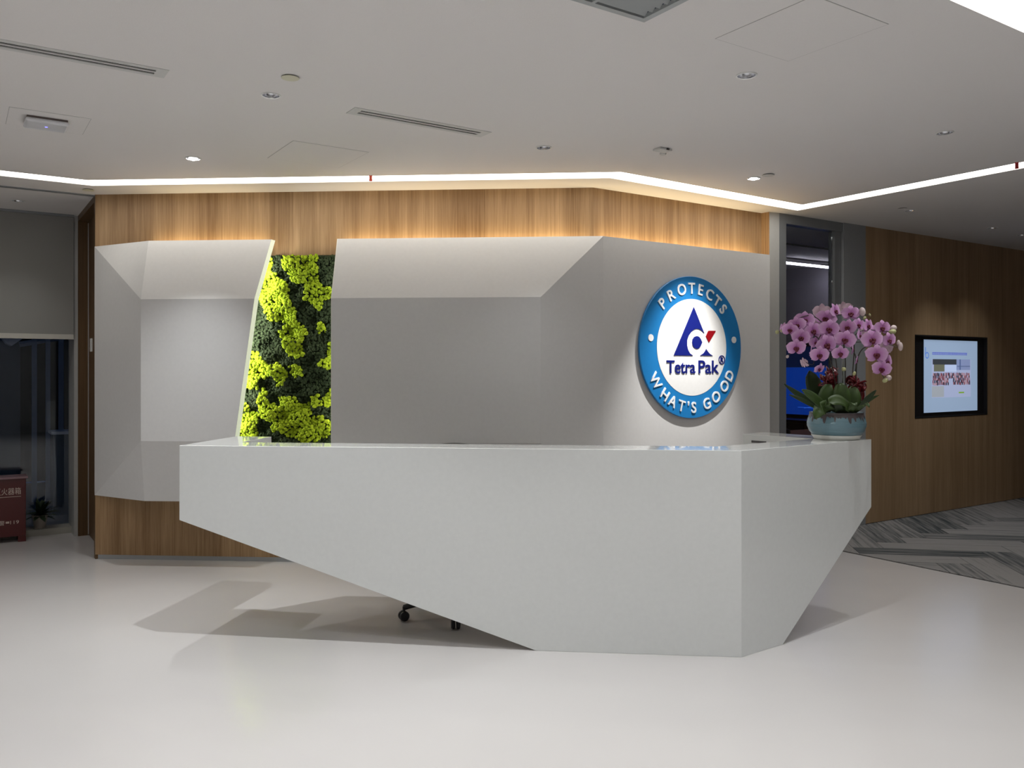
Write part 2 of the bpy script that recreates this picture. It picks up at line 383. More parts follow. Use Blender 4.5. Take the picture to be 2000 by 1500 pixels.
gbox(MB(), gA, gC, .0, .09, 0, .10).build('bottom_rail', M['alu'], w1)
gbox(MB(), gB, gC-.008, .012, .09, .1, ZC-.085).build('mullion', M['alu'], w1)
gbox(MB(), gA+.001, gB-.001, .04, .052, .1, ZC-.085).build('pane', M['glass'], w1)
gbox(MB(), gC, gD, -.012, .09, 0, ZC).build('infill_panel', mat('grey_panel', (.32, .335, .35), .45, .2), w1)
# right wood wall in panels, with recess for display
WR0 = gx(gD, -.012)
L0 = sp(WR0)[0]; 
wr_root = wall_box(gx(gD, .03), SP(S_MAX, PW-.03), 0, ZC, .1, -V).build('wall_right', M['wood_dark']); struct(wr_root, 'oak panelled corridor wall on the right')
dq = [on_wall(px, py, WR0, U) for px, py in ((1787.4, 653.5), (1929, 659), (1929, 810.5), (1787.4, 817.3))]
ds0, ds1 = sp(dq[0])[0], sp(dq[1])[0]; dz0 = (dq[2].z+dq[3].z)/2; dz1 = (dq[0].z+dq[1].z)/2
jx = [L0+.004, sp(on_wall(1788, 700, WR0, U))[0]]
k = jx[1]
while k < S_MAX-.1: k = min(k+1.22, S_MAX); jx.append(k)
M['wood_r'] = wood_mat('oak_veneer_corridor', srgb(146, 118, 86), srgb(190, 160, 126), .28)
for a, b in zip(jx[:-1], jx[1:]):
    lo, hi = a+.0015, b-.0015
    bits = MB()
    def wbx(s0, s1, z0, z1): 
        if s1-s0 < .001: return
        q = [SP(s0, PW+.008), SP(s1, PW+.008), SP(s1, PW-.03), SP(s0, PW-.03)]; bits.prism([(p.x, p.y) for p in q], z0, z1)
    if hi < ds0 or lo > ds1: wbx(lo, hi, .012, ZC)
    else:
        wbx(lo, hi, .012, dz0); wbx(lo, hi, dz1, ZC); wbx(lo, max(lo, ds0), dz0, dz1); wbx(min(hi, ds1), hi, dz0, dz1)
    bits.build('wood_panel', M['wood_r'], wr_root)
# left door return with alcove, door leaf
E1 = D_END
al = MB().prism([(p.x, p.y) for p in (A0+V*0, A0-V*.07, A0-V*.07+U*.08, A0+U*.08)], 0, ZC)
nb = al.build('wall_left_return', M['wood_dark']); struct(nb, 'dark oak return wall around the side door at the left')
def rbox(p0, p1, s0, s1, z0, z1, name, m, par, **k):   # p measured away from A0 along -V, s along +U
    q = [A0-V*p0+U*s0, A0-V*p1+U*s0, A0-V*p1+U*s1, A0-V*p0+U*s1]
    return MB().prism([(v.x, v.y) for v in q], z0, z1).build(name, m, par, fixn=True, **k)
dlen = (E1-A0).length
rbox(.07, dlen, 0, .085, ZC-.05, ZC, 'door_header', M['wood_dark'], nb)
rbox(dlen, dlen+.10, 0, .4, 0, ZC, 'door_jamb', M['wood_dark'], nb)
leaf = rbox(.075, dlen-.004, .085, .13, .008, ZC-.05, 'door_1', M['wood_dark'], None); struct(leaf, 'dark oak flush door leaf in the left return')
edge = rbox(dlen-.012, dlen-.004, .079, .085, .01, ZC-.06, 'edge_strip', M['alu_light'], leaf)
sw = thing('access_switch', 'small white switch plate beside the dark oak door at the left', 'switch', (0, 0, 0))
q = on_wall(179.5, 674, A0+U*.085, -V); 
sw.location = (q.x, q.y, q.z-.055)
MB().obox((-U*.006+Z3*.055), U, V, Z3, .006, .04, .058).build('plate', M['white'], sw, bevel=.002)
MB().obox((-U*.014+Z3*.025), U, V, Z3, .003, .015, .012).build('button', M['alu_light'], sw)

# window wall at the left
GP = -8.93
wf = MB()
def spbox(mb, s0, s1, p0, p1, z0, z1): return mb.prism([(SP(a, b).x, SP(a, b).y) for a, b in ((s0, p0), (s1, p0), (s1, p1), (s0, p1))], z0, z1)
sE = sp(E1)[0]
win = spbox(MB(), S_MIN, sE+.02, P_WIN-.25, P_WIN, 0, .055).build('window_2', mat('sill_stone', (.42, .40, .36), .5)); struct(win, 'night window wall at the left with low sill')
spbox(MB(), S_MIN, sE+.02, P_WIN-.03, P_WIN+.004, 0, .057).build('sill_edge', mat('sill_edge_paint', (.36, .35, .31), .5), win)
sj = sp(on_wall(135.5, 700, SP(0, GP+.04), U))[0]
spbox(MB(), sj, sE-.03, GP-.04, GP+.04, .055, ZC).build('window_jamb', M['alu_light'], win)
spbox(MB(), sE-.03, sE+.02, GP-.04, -8.52, 0.0, ZC).build('window_reveal', M['alu_light'], win)
for k in range(1, 6): spbox(MB(), sE-.12-1.3*k, sE-.06-1.3*k, GP-.04, GP+.04, .055, ZC).build('mullion', M['alu_light'], win)
spbox(MB(), S_MIN, sE-.02, GP-.004, GP+.004, .055, ZC).build('pane', M['glass'], win)
# side and rear walls out of frame
ww = wall_box(SP(S_MIN, P_BACK), SP(S_MAX, P_BACK), 0, ZC, .1, V).build('wall_front', M['paint']); struct(ww, 'painted wall behind the camera')
ww = wall_box(SP(S_MIN, -9.2), SP(S_MIN, P_BACK), 0, ZC, .1, -U).build('wall_left', M['paint']); struct(ww, 'painted wall far left')
ww = wall_box(SP(S_MAX, PW), SP(S_MAX, P_BACK), 0, ZC, .1, U).build('wall_corridor_end', M['wood_r']); struct(ww, 'wall at the far end of the corridor')

# ------------------------------------------------------------------ meeting room behind the glass
sR = 9.66; PB_ = -9.6
M['roomwall'] = mat('violet_grey_wall', (.27, .255, .29), .85)
ww = wall_box(SP(sR, PW-.13), SP(sR, PB_), 0, ZC, .1, U).build('wall_meeting_side', M['roomwall']); struct(ww, 'violet grey side wall of the meeting room behind glass')
ww = wall_box(SP(5.6, PB_), SP(sR, PB_), 0, ZC, .1, -V).build('wall_meeting_back', M['roomwall']); struct(ww, 'far wall of the meeting room')
ww = wall_box(SP(5.75, PW-.36), SP(5.75, PB_), 0, ZC, .1, -U).build('wall_meeting_left', M['roomwall']); struct(ww, 'near side wall of the meeting room')
ww = spbox(MB(), 5.75, sR, PB_, PW-.1, .0, .004).build('floor_meeting', mat('dark_carpet', (.05, .05, .055), .95)); struct(ww, 'dark carpet of the meeting room')
ww = spbox(MB(), 5.7, sR+.1, PB_, PW-.3, ZC, ZC+.05).build('ceiling_meeting', M['ceiling']); struct(ww, 'meeting room ceiling')
ww = spbox(MB(), 5.75, sR, -6.09, -6.06, ZC-.012, ZC).build('trim_3', M['dark']); struct(ww, 'dark gap line in the meeting room ceiling')
pl = thing('linear_lamp', 'bright linear ceiling lamp in the meeting room behind glass', 'lamp', SP(9.05, -6.87, ZC-.072), TH)
MB().box(-.50, .50, -.035, .035, .02, .06).build('housing', M['white'], pl)
MB().box(-.49, .49, -.03, .03, 0, .02).build('diffuser', mat('cool_diffuser', (1, 1, 1), .5, emit=(.93, .88, 1), estr=14), pl, bevel=.008)
dt = thing('television', 'large television with a blue screen behind the glass front', 'television', SP(sR-.01, -7.05, .86), TH)
MB().box(-.05, -.01, -.85, .85, 0, 1.0).build('bezel', M['black'], dt)
MB().box(-.053, -.05, -.83, .83, .03, .67).build('screen', mat('blue_screen', (0, .1, .6), .3, emit=(.004, .045, .36), estr=.42), dt, )
MB().box(-.053, -.05, -.83, .83, .672, .95).build('screen_banner', mat('navy_screen', (0, .01, .05), .3, emit=(.003, .008, .035), estr=.6), dt)
mk = MB()
for y in (-.70, -.64, -.53): mk.box(-.056, -.053, y, y+.03, .75, .77)
MB().box(-.056, -.053, -.83, .83, .672, .675).build('banner_line', mat('dim_line', (0, .05, .2), .3, emit=(.01, .05, .2), estr=.5), dt)
wv = MB()
for (ya, za, yb, zb) in ((-.83, .20, -.5, .13), (-.5, .13, -.1, .17), (-.6, .10, -.2, .19), (-.2, .19, .3, .12), (-.83, .12, -.3, .10), (-.3, .10, .4, .13)):
    a, b = Vector((-.0545, ya, za)), Vector((-.0545, yb, zb)); wv.tube([a, (a+b)/2+Vector((0, 0, .01)), b], .0025, 4)
wv.build('screen_wave', mat('screen_wave', (.1, .3, .8), .3, emit=(.03, .14, .55), estr=.8), dt)
cbn = thing('media_cabinet', 'black media cabinet under the television behind the glass', 'cabinet', SP(sR-.25, -7.05, 0), TH)
MB().box(-.2, .24, -1.0, 1.0, .05, .84).build('body', M['black'], cbn, bevel=.005)
for k in range(4): MB().box(-.215, -.2, -.99+k*.5, -.51+k*.5, .07, .80).build('door', mat('black_door', (.02, .02, .022), .35), cbn)
tb = thing('meeting_table', 'brown topped meeting table seen through the glass front', 'table', SP(8.45, -6.5, 0), TH)
MB().box(-.66, .66, -.42, .42, .70, .74).build('tabletop', mat('brown_tabletop', srgb(160, 112, 60), .8), tb, bevel=.004)
for a in (-.58, .58):
    for b in (-.34, .34): MB().box(a-.03, a+.03, b-.03, b+.03, 0, .70).build('leg', M['black'], tb)
def simple_chair(name, label, loc, rz):
    t = thing(name, label, 'chair', loc, rz)
    MB().box(-.23, .23, -.23, .23, .42, .50).build('seat', M['black'], t, bevel=.02)
    MB().add([(-.23, .20, .50), (.23, .20, .50), (.23, .27, .90), (-.23, .27, .90), (-.23, .25, .50), (.23, .25, .50), (.23, .32, .90), (-.23, .32, .90)],
             [(0, 1, 2, 3), (7, 6, 5, 4), (0, 4, 5, 1), (1, 5, 6, 2), (2, 6, 7, 3), (3, 7, 4, 0)]).build('backrest', M['black'], t, bevel=.015)
    for a in (-.2, .2):
        for b in (-.2, .2): MB().tube([(a, b, 0), (a, b, .43)], .012).build('leg', M['alu'], t)
simple_chair('meeting_chair', 'black meeting chair behind the glass front beside the brown table', SP(7.33, -5.80, 0), TH+math.pi/2)

# ------------------------------------------------------------------ white faceted wall panels
ZT, ZI, ZJ, ZB = 2.473, 2.013, .98, .508
def wa_pt(px, off, z):        # point on plane parallel to wall A, `off` in front, at image column px
    P = A0+AN*off; q = on_wall(px, 700, P, AD); return Vector((q.x, q.y, z))
O1, O2 = .275, .495
def panel_mesh(verts, faces, name, parent, th=.012):
    me = bpy.data.meshes.new(name); me.from_pydata([tuple(v) for v in verts], [], faces); me.materials.append(M['panel'])
    bm = bmesh.new(); bm.from_mesh(me); bmesh.ops.recalc_face_normals(bm, faces=bm.faces)
    c = sum((f.normal*f.calc_area() for f in bm.faces), Vector())
    if c.y > 0: bmesh.ops.reverse_faces(bm, faces=bm.faces)
    bm.to_mesh(me); bm.free()
    o = bpy.data.objects.new(name, me); COL.objects.link(o); o.parent = parent
    s = o.modifiers.new('solid', 'SOLIDIFY'); s.thickness = th; s.offset = -1; s.use_even_offset = False
    return o
def zcol(px, off, py):        # z on plane at px,py
    q = on_wall(px, py, A0+AN*off, AD); return q
tl = thing('wall_panel', 'faceted white wall panel left of the moss strip', 'wall panel', (A0.x, A0.y, 0))
a0t = A0+AN*.01; 
LV = [Vector((a0t.x, a0t.y, ZT)), wa_pt(290, O1, ZT), wa_pt(530, O1, ZT), wa_pt(497, O2, ZI), wa_pt(275, O2, ZI),
      wa_pt(275, O2, ZJ), wa_pt(458, O2, ZJ), wa_pt(424, O1, ZB), wa_pt(282, O1, ZB), Vector((a0t.x, a0t.y, ZB))]
LV = [v-Vector((A0.x, A0.y, 0)) for v in LV]
panel_mesh(LV, [(0, 1, 4), (1, 2, 3, 4), (0, 4, 5, 9), (4, 3, 6, 5), (5, 8, 9), (5, 6, 7, 8)], 'facet_panel', tl)
# returned edge of the left panel facing the moss; LED glow set as emission
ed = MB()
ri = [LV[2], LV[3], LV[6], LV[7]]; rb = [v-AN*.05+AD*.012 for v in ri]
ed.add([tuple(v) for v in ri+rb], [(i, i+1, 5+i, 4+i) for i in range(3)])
e_ = ed.build('edge_return', mat('acrylic_added_glow', (.75, .75, .70), .3, emit=(.80, .92, .62), estr=.42), tl); s_ = e_.modifiers.new('s', 'SOLIDIFY'); s_.thickness = .006
for z in (.9, 2.2):
    for t in (.7, 1.1): MB().obox(AD*t+AN*.12+Z3*z, AD, AN, Z3, .02, .12, .02).build('bracket', M['alu'], tl)
trr = thing('wall_panel', 'faceted white wall panel right of the moss strip, carrying the round sign', 'wall panel', (A1.x, A1.y, 0))
K = Vector((.665, 6.152, 0)); 
BE = on_wall(1503.5, 700, K, U); BE = Vector((BE.x, BE.y, 0))
RV = [wa_pt(660, O1, ZT), Vector((K.x, K.y, ZT)), wa_pt(1056, O2, ZI), wa_pt(648, O2, ZI), wa_pt(648, O2, ZJ), wa_pt(1056, O2, ZJ),
      Vector((K.x, K.y, ZB)), wa_pt(660, O1, ZB), Vector((BE.x, BE.y, ZT)), Vector((BE.x, BE.y, ZB))]
RV = [v-Vector((A1.x, A1.y, 0)) for v in RV]
panel_mesh(RV, [(0, 1, 2, 3), (1, 6, 5, 2), (3, 2, 5, 4), (4, 5, 6, 7), (1, 8, 9, 6)], 'facet_panel', trr)
ed = MB(); ri = [RV[0], RV[3], RV[4], RV[7]]; rb = [v-AN*.05 for v in ri]
ed.add([tuple(v) for v in ri+rb], [(i, i+1, 5+i, 4+i) for i in range(3)])
e_ = ed.build('edge_return', mat('edge_acrylic', (.75, .75, .70), .3), trr); s_ = e_.modifiers.new('s', 'SOLIDIFY'); s_.thickness = .006
for z in (.9, 2.2):
    for t in (.5, 1.2): MB().obox(-AD*t+AN*.12+Z3*z, AD, AN, Z3, .02, .12, .02).build('bracket', M['alu'], trr)
    for t in (.6, 1.3): MB().obox(U*t+V*.115+Z3*z, U, V, Z3, .02, .115, .02).build('bracket', M['alu'], trr)
# LED lines tucked behind the panel edges
WARM = (1, .79, .46); NEUT = (1, .97, .85)
def wp(px, off, z): return wa_pt(px, off, z)
strip_light('led_top_left', wp(300, .06, ZT-.035), wp(520, .06, ZT-.035), .02, (0, .25, 1), 1.7, WARM)
strip_light('led_top_right', wp(672, .06, ZT-.035), wp(1150, .06, ZT-.035), .02, (0, .25, 1), 3.8, WARM)
strip_light('led_top_angle', A1+V*.06+U*.03+Z3*(ZT-.035), A1+V*.06+U*1.78+Z3*(ZT-.035), .02, (0, .25, 1), 5.2, WARM)
strip_light('led_moss_left', wp(522, .17, ZT-.1), wp(430, .17, ZB+.3), .02, AD*.8-AN*.6, 11, NEUT)
strip_light('led_moss_right', wp(664, .17, ZT-.1), wp(664, .17, ZB+.3), .02, -AD*.75-AN*.6, 2.6, NEUT)

# ------------------------------------------------------------------ moss strip
ms = thing('moss_panel', 'vertical strip of lime and dark green preserved moss between the white panels', 'moss wall', (wa_pt(580, .0, 0).x, wa_pt(580, .0, 0).y, 0), math.atan2(AD.y, AD.x))
mo = Vector((ms.location.x, ms.location.y, 0))
def mz(zx, zy):   # zoomed photo coords -> panel coords
    q = on_wall(420+zx/3.409, 440+zy/3.409, A0+AN*.05, AD); return ((q-mo).dot(AD), q.z)
LIME = [
 [(340,190),(390,190),(388,260),(378,310),(430,320),(440,360),(490,390),(500,440),(520,510),(545,560),(550,640),(600,670),(630,720),(600,750),(585,800),(595,860),(570,890),(510,880),(480,830),(455,780),(440,710),(480,660),(430,640),(365,630),(340,590),(310,500),(280,490),(280,300)],
 [(450,190),(700,190),(690,370),(720,400),(800,430),(800,490),(720,490),(722,560),(690,565),(650,520),(600,490),(610,440),(600,390),(510,380),(500,330),(470,300),(445,240)],
 [(700,640),(750,650),(745,715),(690,720)], [(800,760),(800,970),(740,960),(700,930),(705,900),(750,870),(755,800)],
 [(200,830),(290,835),(320,880),(360,930),(420,920),(460,950),(490,1000),(470,1070),(430,1070),(400,1000),(380,990),(350,1020),(300,1020),(290,1060),(330,1080),(300,1090),(180,1080),(190,950)],
 [(500,940),(575,930),(600,1005),(560,1010),(500,990)], [(120,1180),(225,1180),(240,1240),(290,1250),(290,1420),(120,1420)],
 [(320,1080),(360,1090),(360,1170),(430,1210),(430,1140),(540,1140),(570,1180),(620,1190),(640,1130),(690,1130),(710,1170),(770,1080),(800,1080),(800,1200),(650,1210),(640,1280),(720,1270),(800,1320),(800,1380),(700,1430),(590,1450),(540,1400),(500,1410),(440,1370),(390,1370),(370,1300),(300,1270),(290,1200)],
 [(300,1500),(600,1520),(700,1700),(500,1900),(350,1700)]]
LIME = [[mz(*p) for p in poly] for poly in LIME]
def in_poly(x, y, P):
    r = False
    for i in range(len(P)):
        a, b = P[i], P[i-1]
        if (a[1] > y) != (b[1] > y) and x < (b[0]-a[0])*(y-a[1])/(b[1]-a[1])+a[0]: r = not r
    return r
ico = bmesh.new(); bmesh.ops.create_icosphere(ico, subdivisions=2, radius=1); IV = [v.co.copy() for v in ico.verts]; IF = [tuple(v.index for v in f.verts) for f in ico.faces]; ico.free()
ico = bmesh.new(); bmesh.ops.create_icosphere(ico, subdivisions=1, radius=1); IV1 = [v.co.copy() for v in ico.verts]; IF1 = [tuple(v.index for v in f.verts) for f in ico.faces]; ico.free()
xl = mz(120, 600)[0]; xr = mz(830, 600)[0]; ztop = mz(500, 196)[1]
base = MB().box(xl, xr, -.045, -.0, .5, ztop-.005)   # local y points away from room (+) ; room side is -y
base.build('backing_board', mat('moss_backing', (.02, .03, .012), .95), ms)
def moss_mat(name, c1, c2, c3):
    m = bpy.data.materials.new(name); m.use_nodes = True; nt = m.node_tree; N = nt.nodes; L = nt.links; b = N['Principled BSDF']
    tc = N.new('ShaderNodeTexCoord'); n1 = N.new('ShaderNodeTexNoise'); n1.inputs['Scale'].default_value = 5; L.new(tc.outputs['Object'], n1.inputs[0])
    n2 = N.new('ShaderNodeTexNoise'); n2.inputs['Scale'].default_value = 60; L.new(tc.outputs['Object'], n2.inputs[0])
    a = N.new('ShaderNodeMath'); a.operation = 'MULTIPLY_ADD'; a.inputs[1].default_value = .5; L.new(n2.outputs['Fac'], a.inputs[0])
    h = N.new('ShaderNodeMath'); h.operation = 'MULTIPLY'; h.inputs[1].default_value = .5; L.new(n1.outputs['Fac'], h.inputs[0]); L.new(h.outputs[0], a.inputs[2])
    r = N.new('ShaderNodeValToRGB'); r.color_ramp.elements[0].position = .35; r.color_ramp.elements[0].color = (*c1, 1)
    r.color_ramp.elements[1].position = .65; r.color_ramp.elements[1].color = (*c3, 1); e = r.color_ramp.elements.new(.5); e.color = (*c2, 1)
    L.new(a.outputs[0], r.inputs[0]); L.new(r.outputs[0], b.inputs['Base Color']); b.inputs['Roughness'].default_value = .9; b.inputs['Specular IOR Level'].default_value = .1
    n3 = N.new('ShaderNodeTexNoise'); n3.inputs['Scale'].default_value = 350; L.new(tc.outputs['Object'], n3.inputs[0])
    bp = N.new('ShaderNodeBump'); bp.inputs['Strength'].default_value = .8; bp.inputs['Distance'].default_value = .004; L.new(n3.outputs['Fac'], bp.inputs['Height']); L.new(bp.outputs[0], b.inputs['Normal'])
    return m
M['lime'] = moss_mat('lime_moss', (.17, .25, .012), (.25, .34, .016), (.34, .43, .022))
M['moss'] = moss_mat('dark_moss', (.017, .027, .013), (.029, .043, .021), (.05, .068, .036))
lime, darkm = MB(), MB()
rnd = random.Random(3)
x = xl
step = .020
nx = int((xr-xl)/step); nz = int((ztop-.52)/step)
for i in range(nx):
    for j in range(nz):
        cx = xl+(i+.5+rnd.uniform(-.45, .45))*step; cz = .52+(j+.5+rnd.uniform(-.45, .45))*step
        vis = -.62 < cx < .50 and cz > .9
        if not vis and rnd.random() < .5: continue
        L_ = any(in_poly(cx, cz, P) for P in LIME)
        tgt = lime if L_ else darkm
        bulge = .012*math.sin(cx*31+cz*17)+.012*math.sin(cz*41-cx*23)
        r0 = rnd.uniform(.011, .0165) if L_ else rnd.uniform(.012, .018)
        d = -.055-bulge-(.016 if L_ else 0)-rnd.uniform(0, .012)
        for kk in range(3 if vis else 1):
            ox, oz = (0, 0) if kk == 0 else (rnd.uniform(-.010, .010), rnd.uniform(-.010, .010))
            rr = r0 if kk == 0 else r0*rnd.uniform(.4, .65); dd = d-(0 if kk == 0 else rnd.uniform(.004, .011))
            sx, sy, sz = rnd.uniform(.8, 1.2), rnd.uniform(.8, 1.2), rnd.uniform(.8, 1.15)
            iv, fi = (IV, IF) if kk == 0 and L_ else (IV1, IF1)
            tgt.add([(cx+ox+v.x*rr*sx, dd+v.y*rr*sy, min(cz+oz+v.z*rr*sz, ztop+.006)) for v in iv], fi)
lo = lime.build('lime_moss', M['lime'], ms, smooth=True); lo['kind'] = 'stuff'; lo['label'] = 'bright lime green moss clumps'
do = darkm.build('dark_moss', M['moss'], ms, smooth=True); do['kind'] = 'stuff'; do['label'] = 'dark green moss clumps'

# ------------------------------------------------------------------ round sign
SC = on_wall(1349, 678.5, K+V*.006, U)
sg = thing('round_sign', 'round blue and white sign with triangle emblem and arched lettering on the panel', 'sign', SC)
sg.matrix_world = Matrix((U, Z3, V)).transposed().to_4x4(); sg.location = SC
FZ = .020                                     # front face offset
def LP(px, py):                               # photo px -> sign plane coordinates (front face)
    P = K+V*(.006+FZ); q = on_wall(px, py, P, U); d = q-SC; return (d.dot(U), d.z)
RR = .556; ri_ = .379
M['ring'] = mat('sign_blue', srgb(36, 124, 190), .3); M['signwhite'] = mat('sign_white', (.80, .80, .79), .25)
M['navy'] = mat('sign_navy', srgb(22, 32, 112), .3); M['signred'] = mat('sign_red', srgb(140, 14, 24), .3); M['letter'] = mat('letter_white', (.85, .86, .87), .2)
mb = MB(); prof = [(0.001, -.0), (RR-.01, 0), (RR, .004), (RR, FZ-.004), (RR-.003, FZ), (ri_, FZ), (ri_, FZ+.001), (ri_, FZ-.001)]
mb.lathe(prof[:6], 96); mb.build('ring_disc', M['ring'], sg)
MB().disc(ri_, FZ+.0015, 96).build('white_face', M['signwhite'], sg)
MB().lathe([(.30, -.0055), (.30, 0)], 48).disc(.30, -.0055, 48, up=False).build('standoff', M['alu'], sg)
def flat(pts, z0, z1, name, m, parent=sg):
    return MB().prism(pts, z0, z1).build(name, m, parent)
zz = lambda L: [LP(1200+x/3.947, 500+y/3.947) for x, y in L]
flat(zz([(609,393),(690,597),(672,578),(655,566),(635,560),(612,566),(590,582),(570,612),(557,650),(557,690),(565,725),(580,752),(603,768),(455,766)]), FZ+.001, FZ+.006, 'emblem_triangle', M['navy'])
flat(zz([(632,617),(612,624),(600,642),(596,665),(600,688),(612,707),(632,716),(648,711),(660,696),(674,664),(660,636),(648,622)]), FZ+.001, FZ+.006, 'emblem_counter', M['navy'])
flat(zz([(705,717),(696,735),(682,752),(660,767),(755,769),(733,755),(718,738)]), FZ+.001, FZ+.006, 'emblem_foot', M['navy'])
flat(zz([(722,576),(779,577),(725,667),(702,620)]), FZ+.001, FZ+.006, 'emblem_accent', M['signred'])
def text_mesh(txt, size, off=0.0, ext=.004, bevel=0, align='CENTER'):
    cu_ = bpy.data.curves.new('text', 'FONT'); cu_.body = txt; cu_.size = size; cu_.extrude = ext; cu_.offset = off; cu_.align_x = align
    cu_.resolution_u = 6
    o = bpy.data.objects.new('text', cu_); COL.objects.link(o); bpy.context.view_layer.update()
    me = bpy.data.meshes.new_from_object(o.evaluated_get(bpy.context.evaluated_depsgraph_get())); bpy.data.objects.remove(o); bpy.data.curves.remove(cu_)
    return me
def place_text(txt, name, m, parent, size, x0, x1, y0, y1, z, off=0, ext=.004, label=None):   # fit into a box
    me = text_mesh(txt, size, off, ext); xs = [v.co.x for v in me.vertices]; ys = [v.co.y for v in me.vertices]
    sx = (x1-x0)/(max(xs)-min(xs)); sy = (y1-y0)/(max(ys)-min(ys)); mx, my = min(xs), min(ys)
    for v in me.vertices: v.co = ((v.co.x-mx)*sx+x0, (v.co.y-my)*sy+y0, v.co.z+z)
    me.materials.clear(); me.materials.append(m); o = bpy.data.objects.new(name, me); COL.objects.link(o); o.parent = parent
    if label: o['label'] = label
    return o
a_ = LP(1200+400/3.947, 500+906/3.947); b_ = LP(1200+620/3.947, 500+806/3.947)
place_text('Tetra', 'lettering', M['navy'], sg, .12, a_[0], b_[0], a_[1], b_[1], FZ+.003, .0015, label='navy brand lettering left word')
a_ = LP(1200+645/3.947, 500+906/3.947); b_ = LP(1200+801/3.947, 500+806/3.947)
place_text('Pak', 'lettering', M['navy'], sg, .12, a_[0], b_[0], a_[1], b_[1], FZ+.003, .0015, label='navy brand lettering right word')
rc = LP(1200+825/3.947, 500+800/3.947); rx = .036
mb = MB(); nn = 28
for (r_a, r_b) in ((rx, rx-.007),):
    P = [(rc[0]+r*math.cos(2*math.pi*i/nn), rc[1]+r*math.sin(2*math.pi*i/nn), z) for r, z in ((r_a, FZ+.001), (r_a, FZ+.006), (r_b, FZ+.006), (r_b, FZ+.001)) for i in range(nn)]
    mb.add(P, [(j*nn+i, j*nn+(i+1) % nn, ((j+1) % 4)*nn+(i+1) % nn, ((j+1) % 4)*nn+i) for j in range(4) for i in range(nn)])
mb.build('registered_mark', M['navy'], sg, fixn=True)
place_text('R', 'registered_letter', M['navy'], sg, .04, rc[0]-.014, rc[0]+.016, rc[1]-.019, rc[1]+.019, FZ+.004, .001)
def arc_letter(ch, px, py, top=True, h=.088):
    me = text_mesh(ch, .12, .0016, .0035)
    xs = [v.co.x for v in me.vertices]; ys = [v.co.y for v in me.vertices]
    cap = .0875 if ch == "'" else None
    cx = (min(xs)+max(xs))/2; sc = h/.0875
    lx, ly = LP(px, py); ang = math.atan2(ly, lx); 
    if top: rb = .421; rot = ang-math.pi/2
    else: rb = .512; rot = ang+math.pi/2
    wsc = sc*.98
    for v in me.vertices:
        X, Y = (v.co.x-cx)*wsc, v.co.y*sc
        bx, by = rb*math.cos(ang), rb*math.sin(ang)
        v.co = (bx+X*math.cos(rot)-Y*math.sin(rot), by+X*math.sin(rot)+Y*math.cos(rot), v.co.z+FZ+.0035)
    me.materials.clear(); me.materials.append(M['letter']); o = bpy.data.objects.new('letter', me); COL.objects.link(o); o.parent = sg
for ch, x, y in (('P',371,366),('R',440,309),('O',517,262),('T',593,248),('E',664,257),('C',735,290),('T',800,330),('S',842,402)):
    arc_letter(ch, 1200+x/3.947, 500+y/3.947)
for ch, x, y in (('W',338,945),('H',397,1053),('A',450,1113),('T',518,1140),("'",568,1145),('S',610,1162),('G',710,1135),('O',780,1083),('O',850,1008),('D',890,925)):
    arc_letter(ch, 1200+x/3.947, 500+y/3.947, False)
for x, y in ((280, 630), (920, 647)):
    c = LP(1200+x/3.947, 500+y/3.947); MB().disc(.0265, FZ+.004, 24, c).lathe([(.0265, FZ), (.0265, FZ+.004)], 24, (c[0], c[1], 0)).build('dot', M['letter'], sg)

# ------------------------------------------------------------------ reception desk
ZD = 1.078
Pp = [(-1.746, 5.356), (-1.853, 4.705), (.128, 4.509), (1.196, 4.404), (1.478, 4.610), (2.178, 5.120), (1.70, 5.70)]
zb = [.66, .662, 0.0, 0.0, 0.0, .668, .668]
dr = thing('reception_desk', 'large angular gloss white reception desk with a slanted cut away base', 'desk', (Pp[3][0], Pp[3][1], 0))
dx, dy = Pp[3]
loc = lambda p: (p[0]-dx, p[1]-dy)
inn = offset_path(Pp, .05); led = offset_path(Pp, .235)
mb = MB(); n = len(Pp); zt = .95
V_ = []
for path, zz_ in ((Pp, zb), (Pp, [ZD]*n), (led, [ZD]*n), (led, [zt]*n), (inn, [zt]*n), (inn, zb)): V_ += [(*loc(path[i]), zz_[i]) for i in range(n)]
Fc = []
for i in range(n-1):
    for k in range(6): kk = (k+1) % 6; Fc.append((k*n+i, k*n+i+1, kk*n+i+1, kk*n+i))
Fc += [tuple(k*n for k in range(6)), tuple(k*n+n-1 for k in range(5, -1, -1))]
mb.add(V_, Fc); mb.build('shell', M['gloss'], dr, fixn=True, bevel=.002)
Pl = [Pp[0], Pp[1], Pp[3], Pp[5], Pp[6]]; Ll = offset_path(Pl, .235)
Wi = offset_path(Pl, .052); Wo = offset_path(Pl, .62)
MB().prism([loc(p) for p in (Wi[1], Wi[2], Wi[3])]+[loc(p) for p in (Wo[3], Wo[2], Wo[1])], .71, .74).build('worktop', M['white'], dr)
# dark cable slot in the inner face of the right return
ra, rb_ = Vector(Ll[3]), Vector(Ll[4]); rd = (rb_-ra).normalized(); rn = Vector((-rd.y, rd.x))
c0 = ra+rd*((rb_-ra).length*.76)+rn*.0015
MB().obox((c0.x-dx, c0.y-dy, ZD-.045), (rd.x, rd.y, 0), (rn.x, rn.y, 0), Z3, .055, .002, .007).build('cable_slot', mat('slot_grey', (.10, .095, .095), .7), dr)

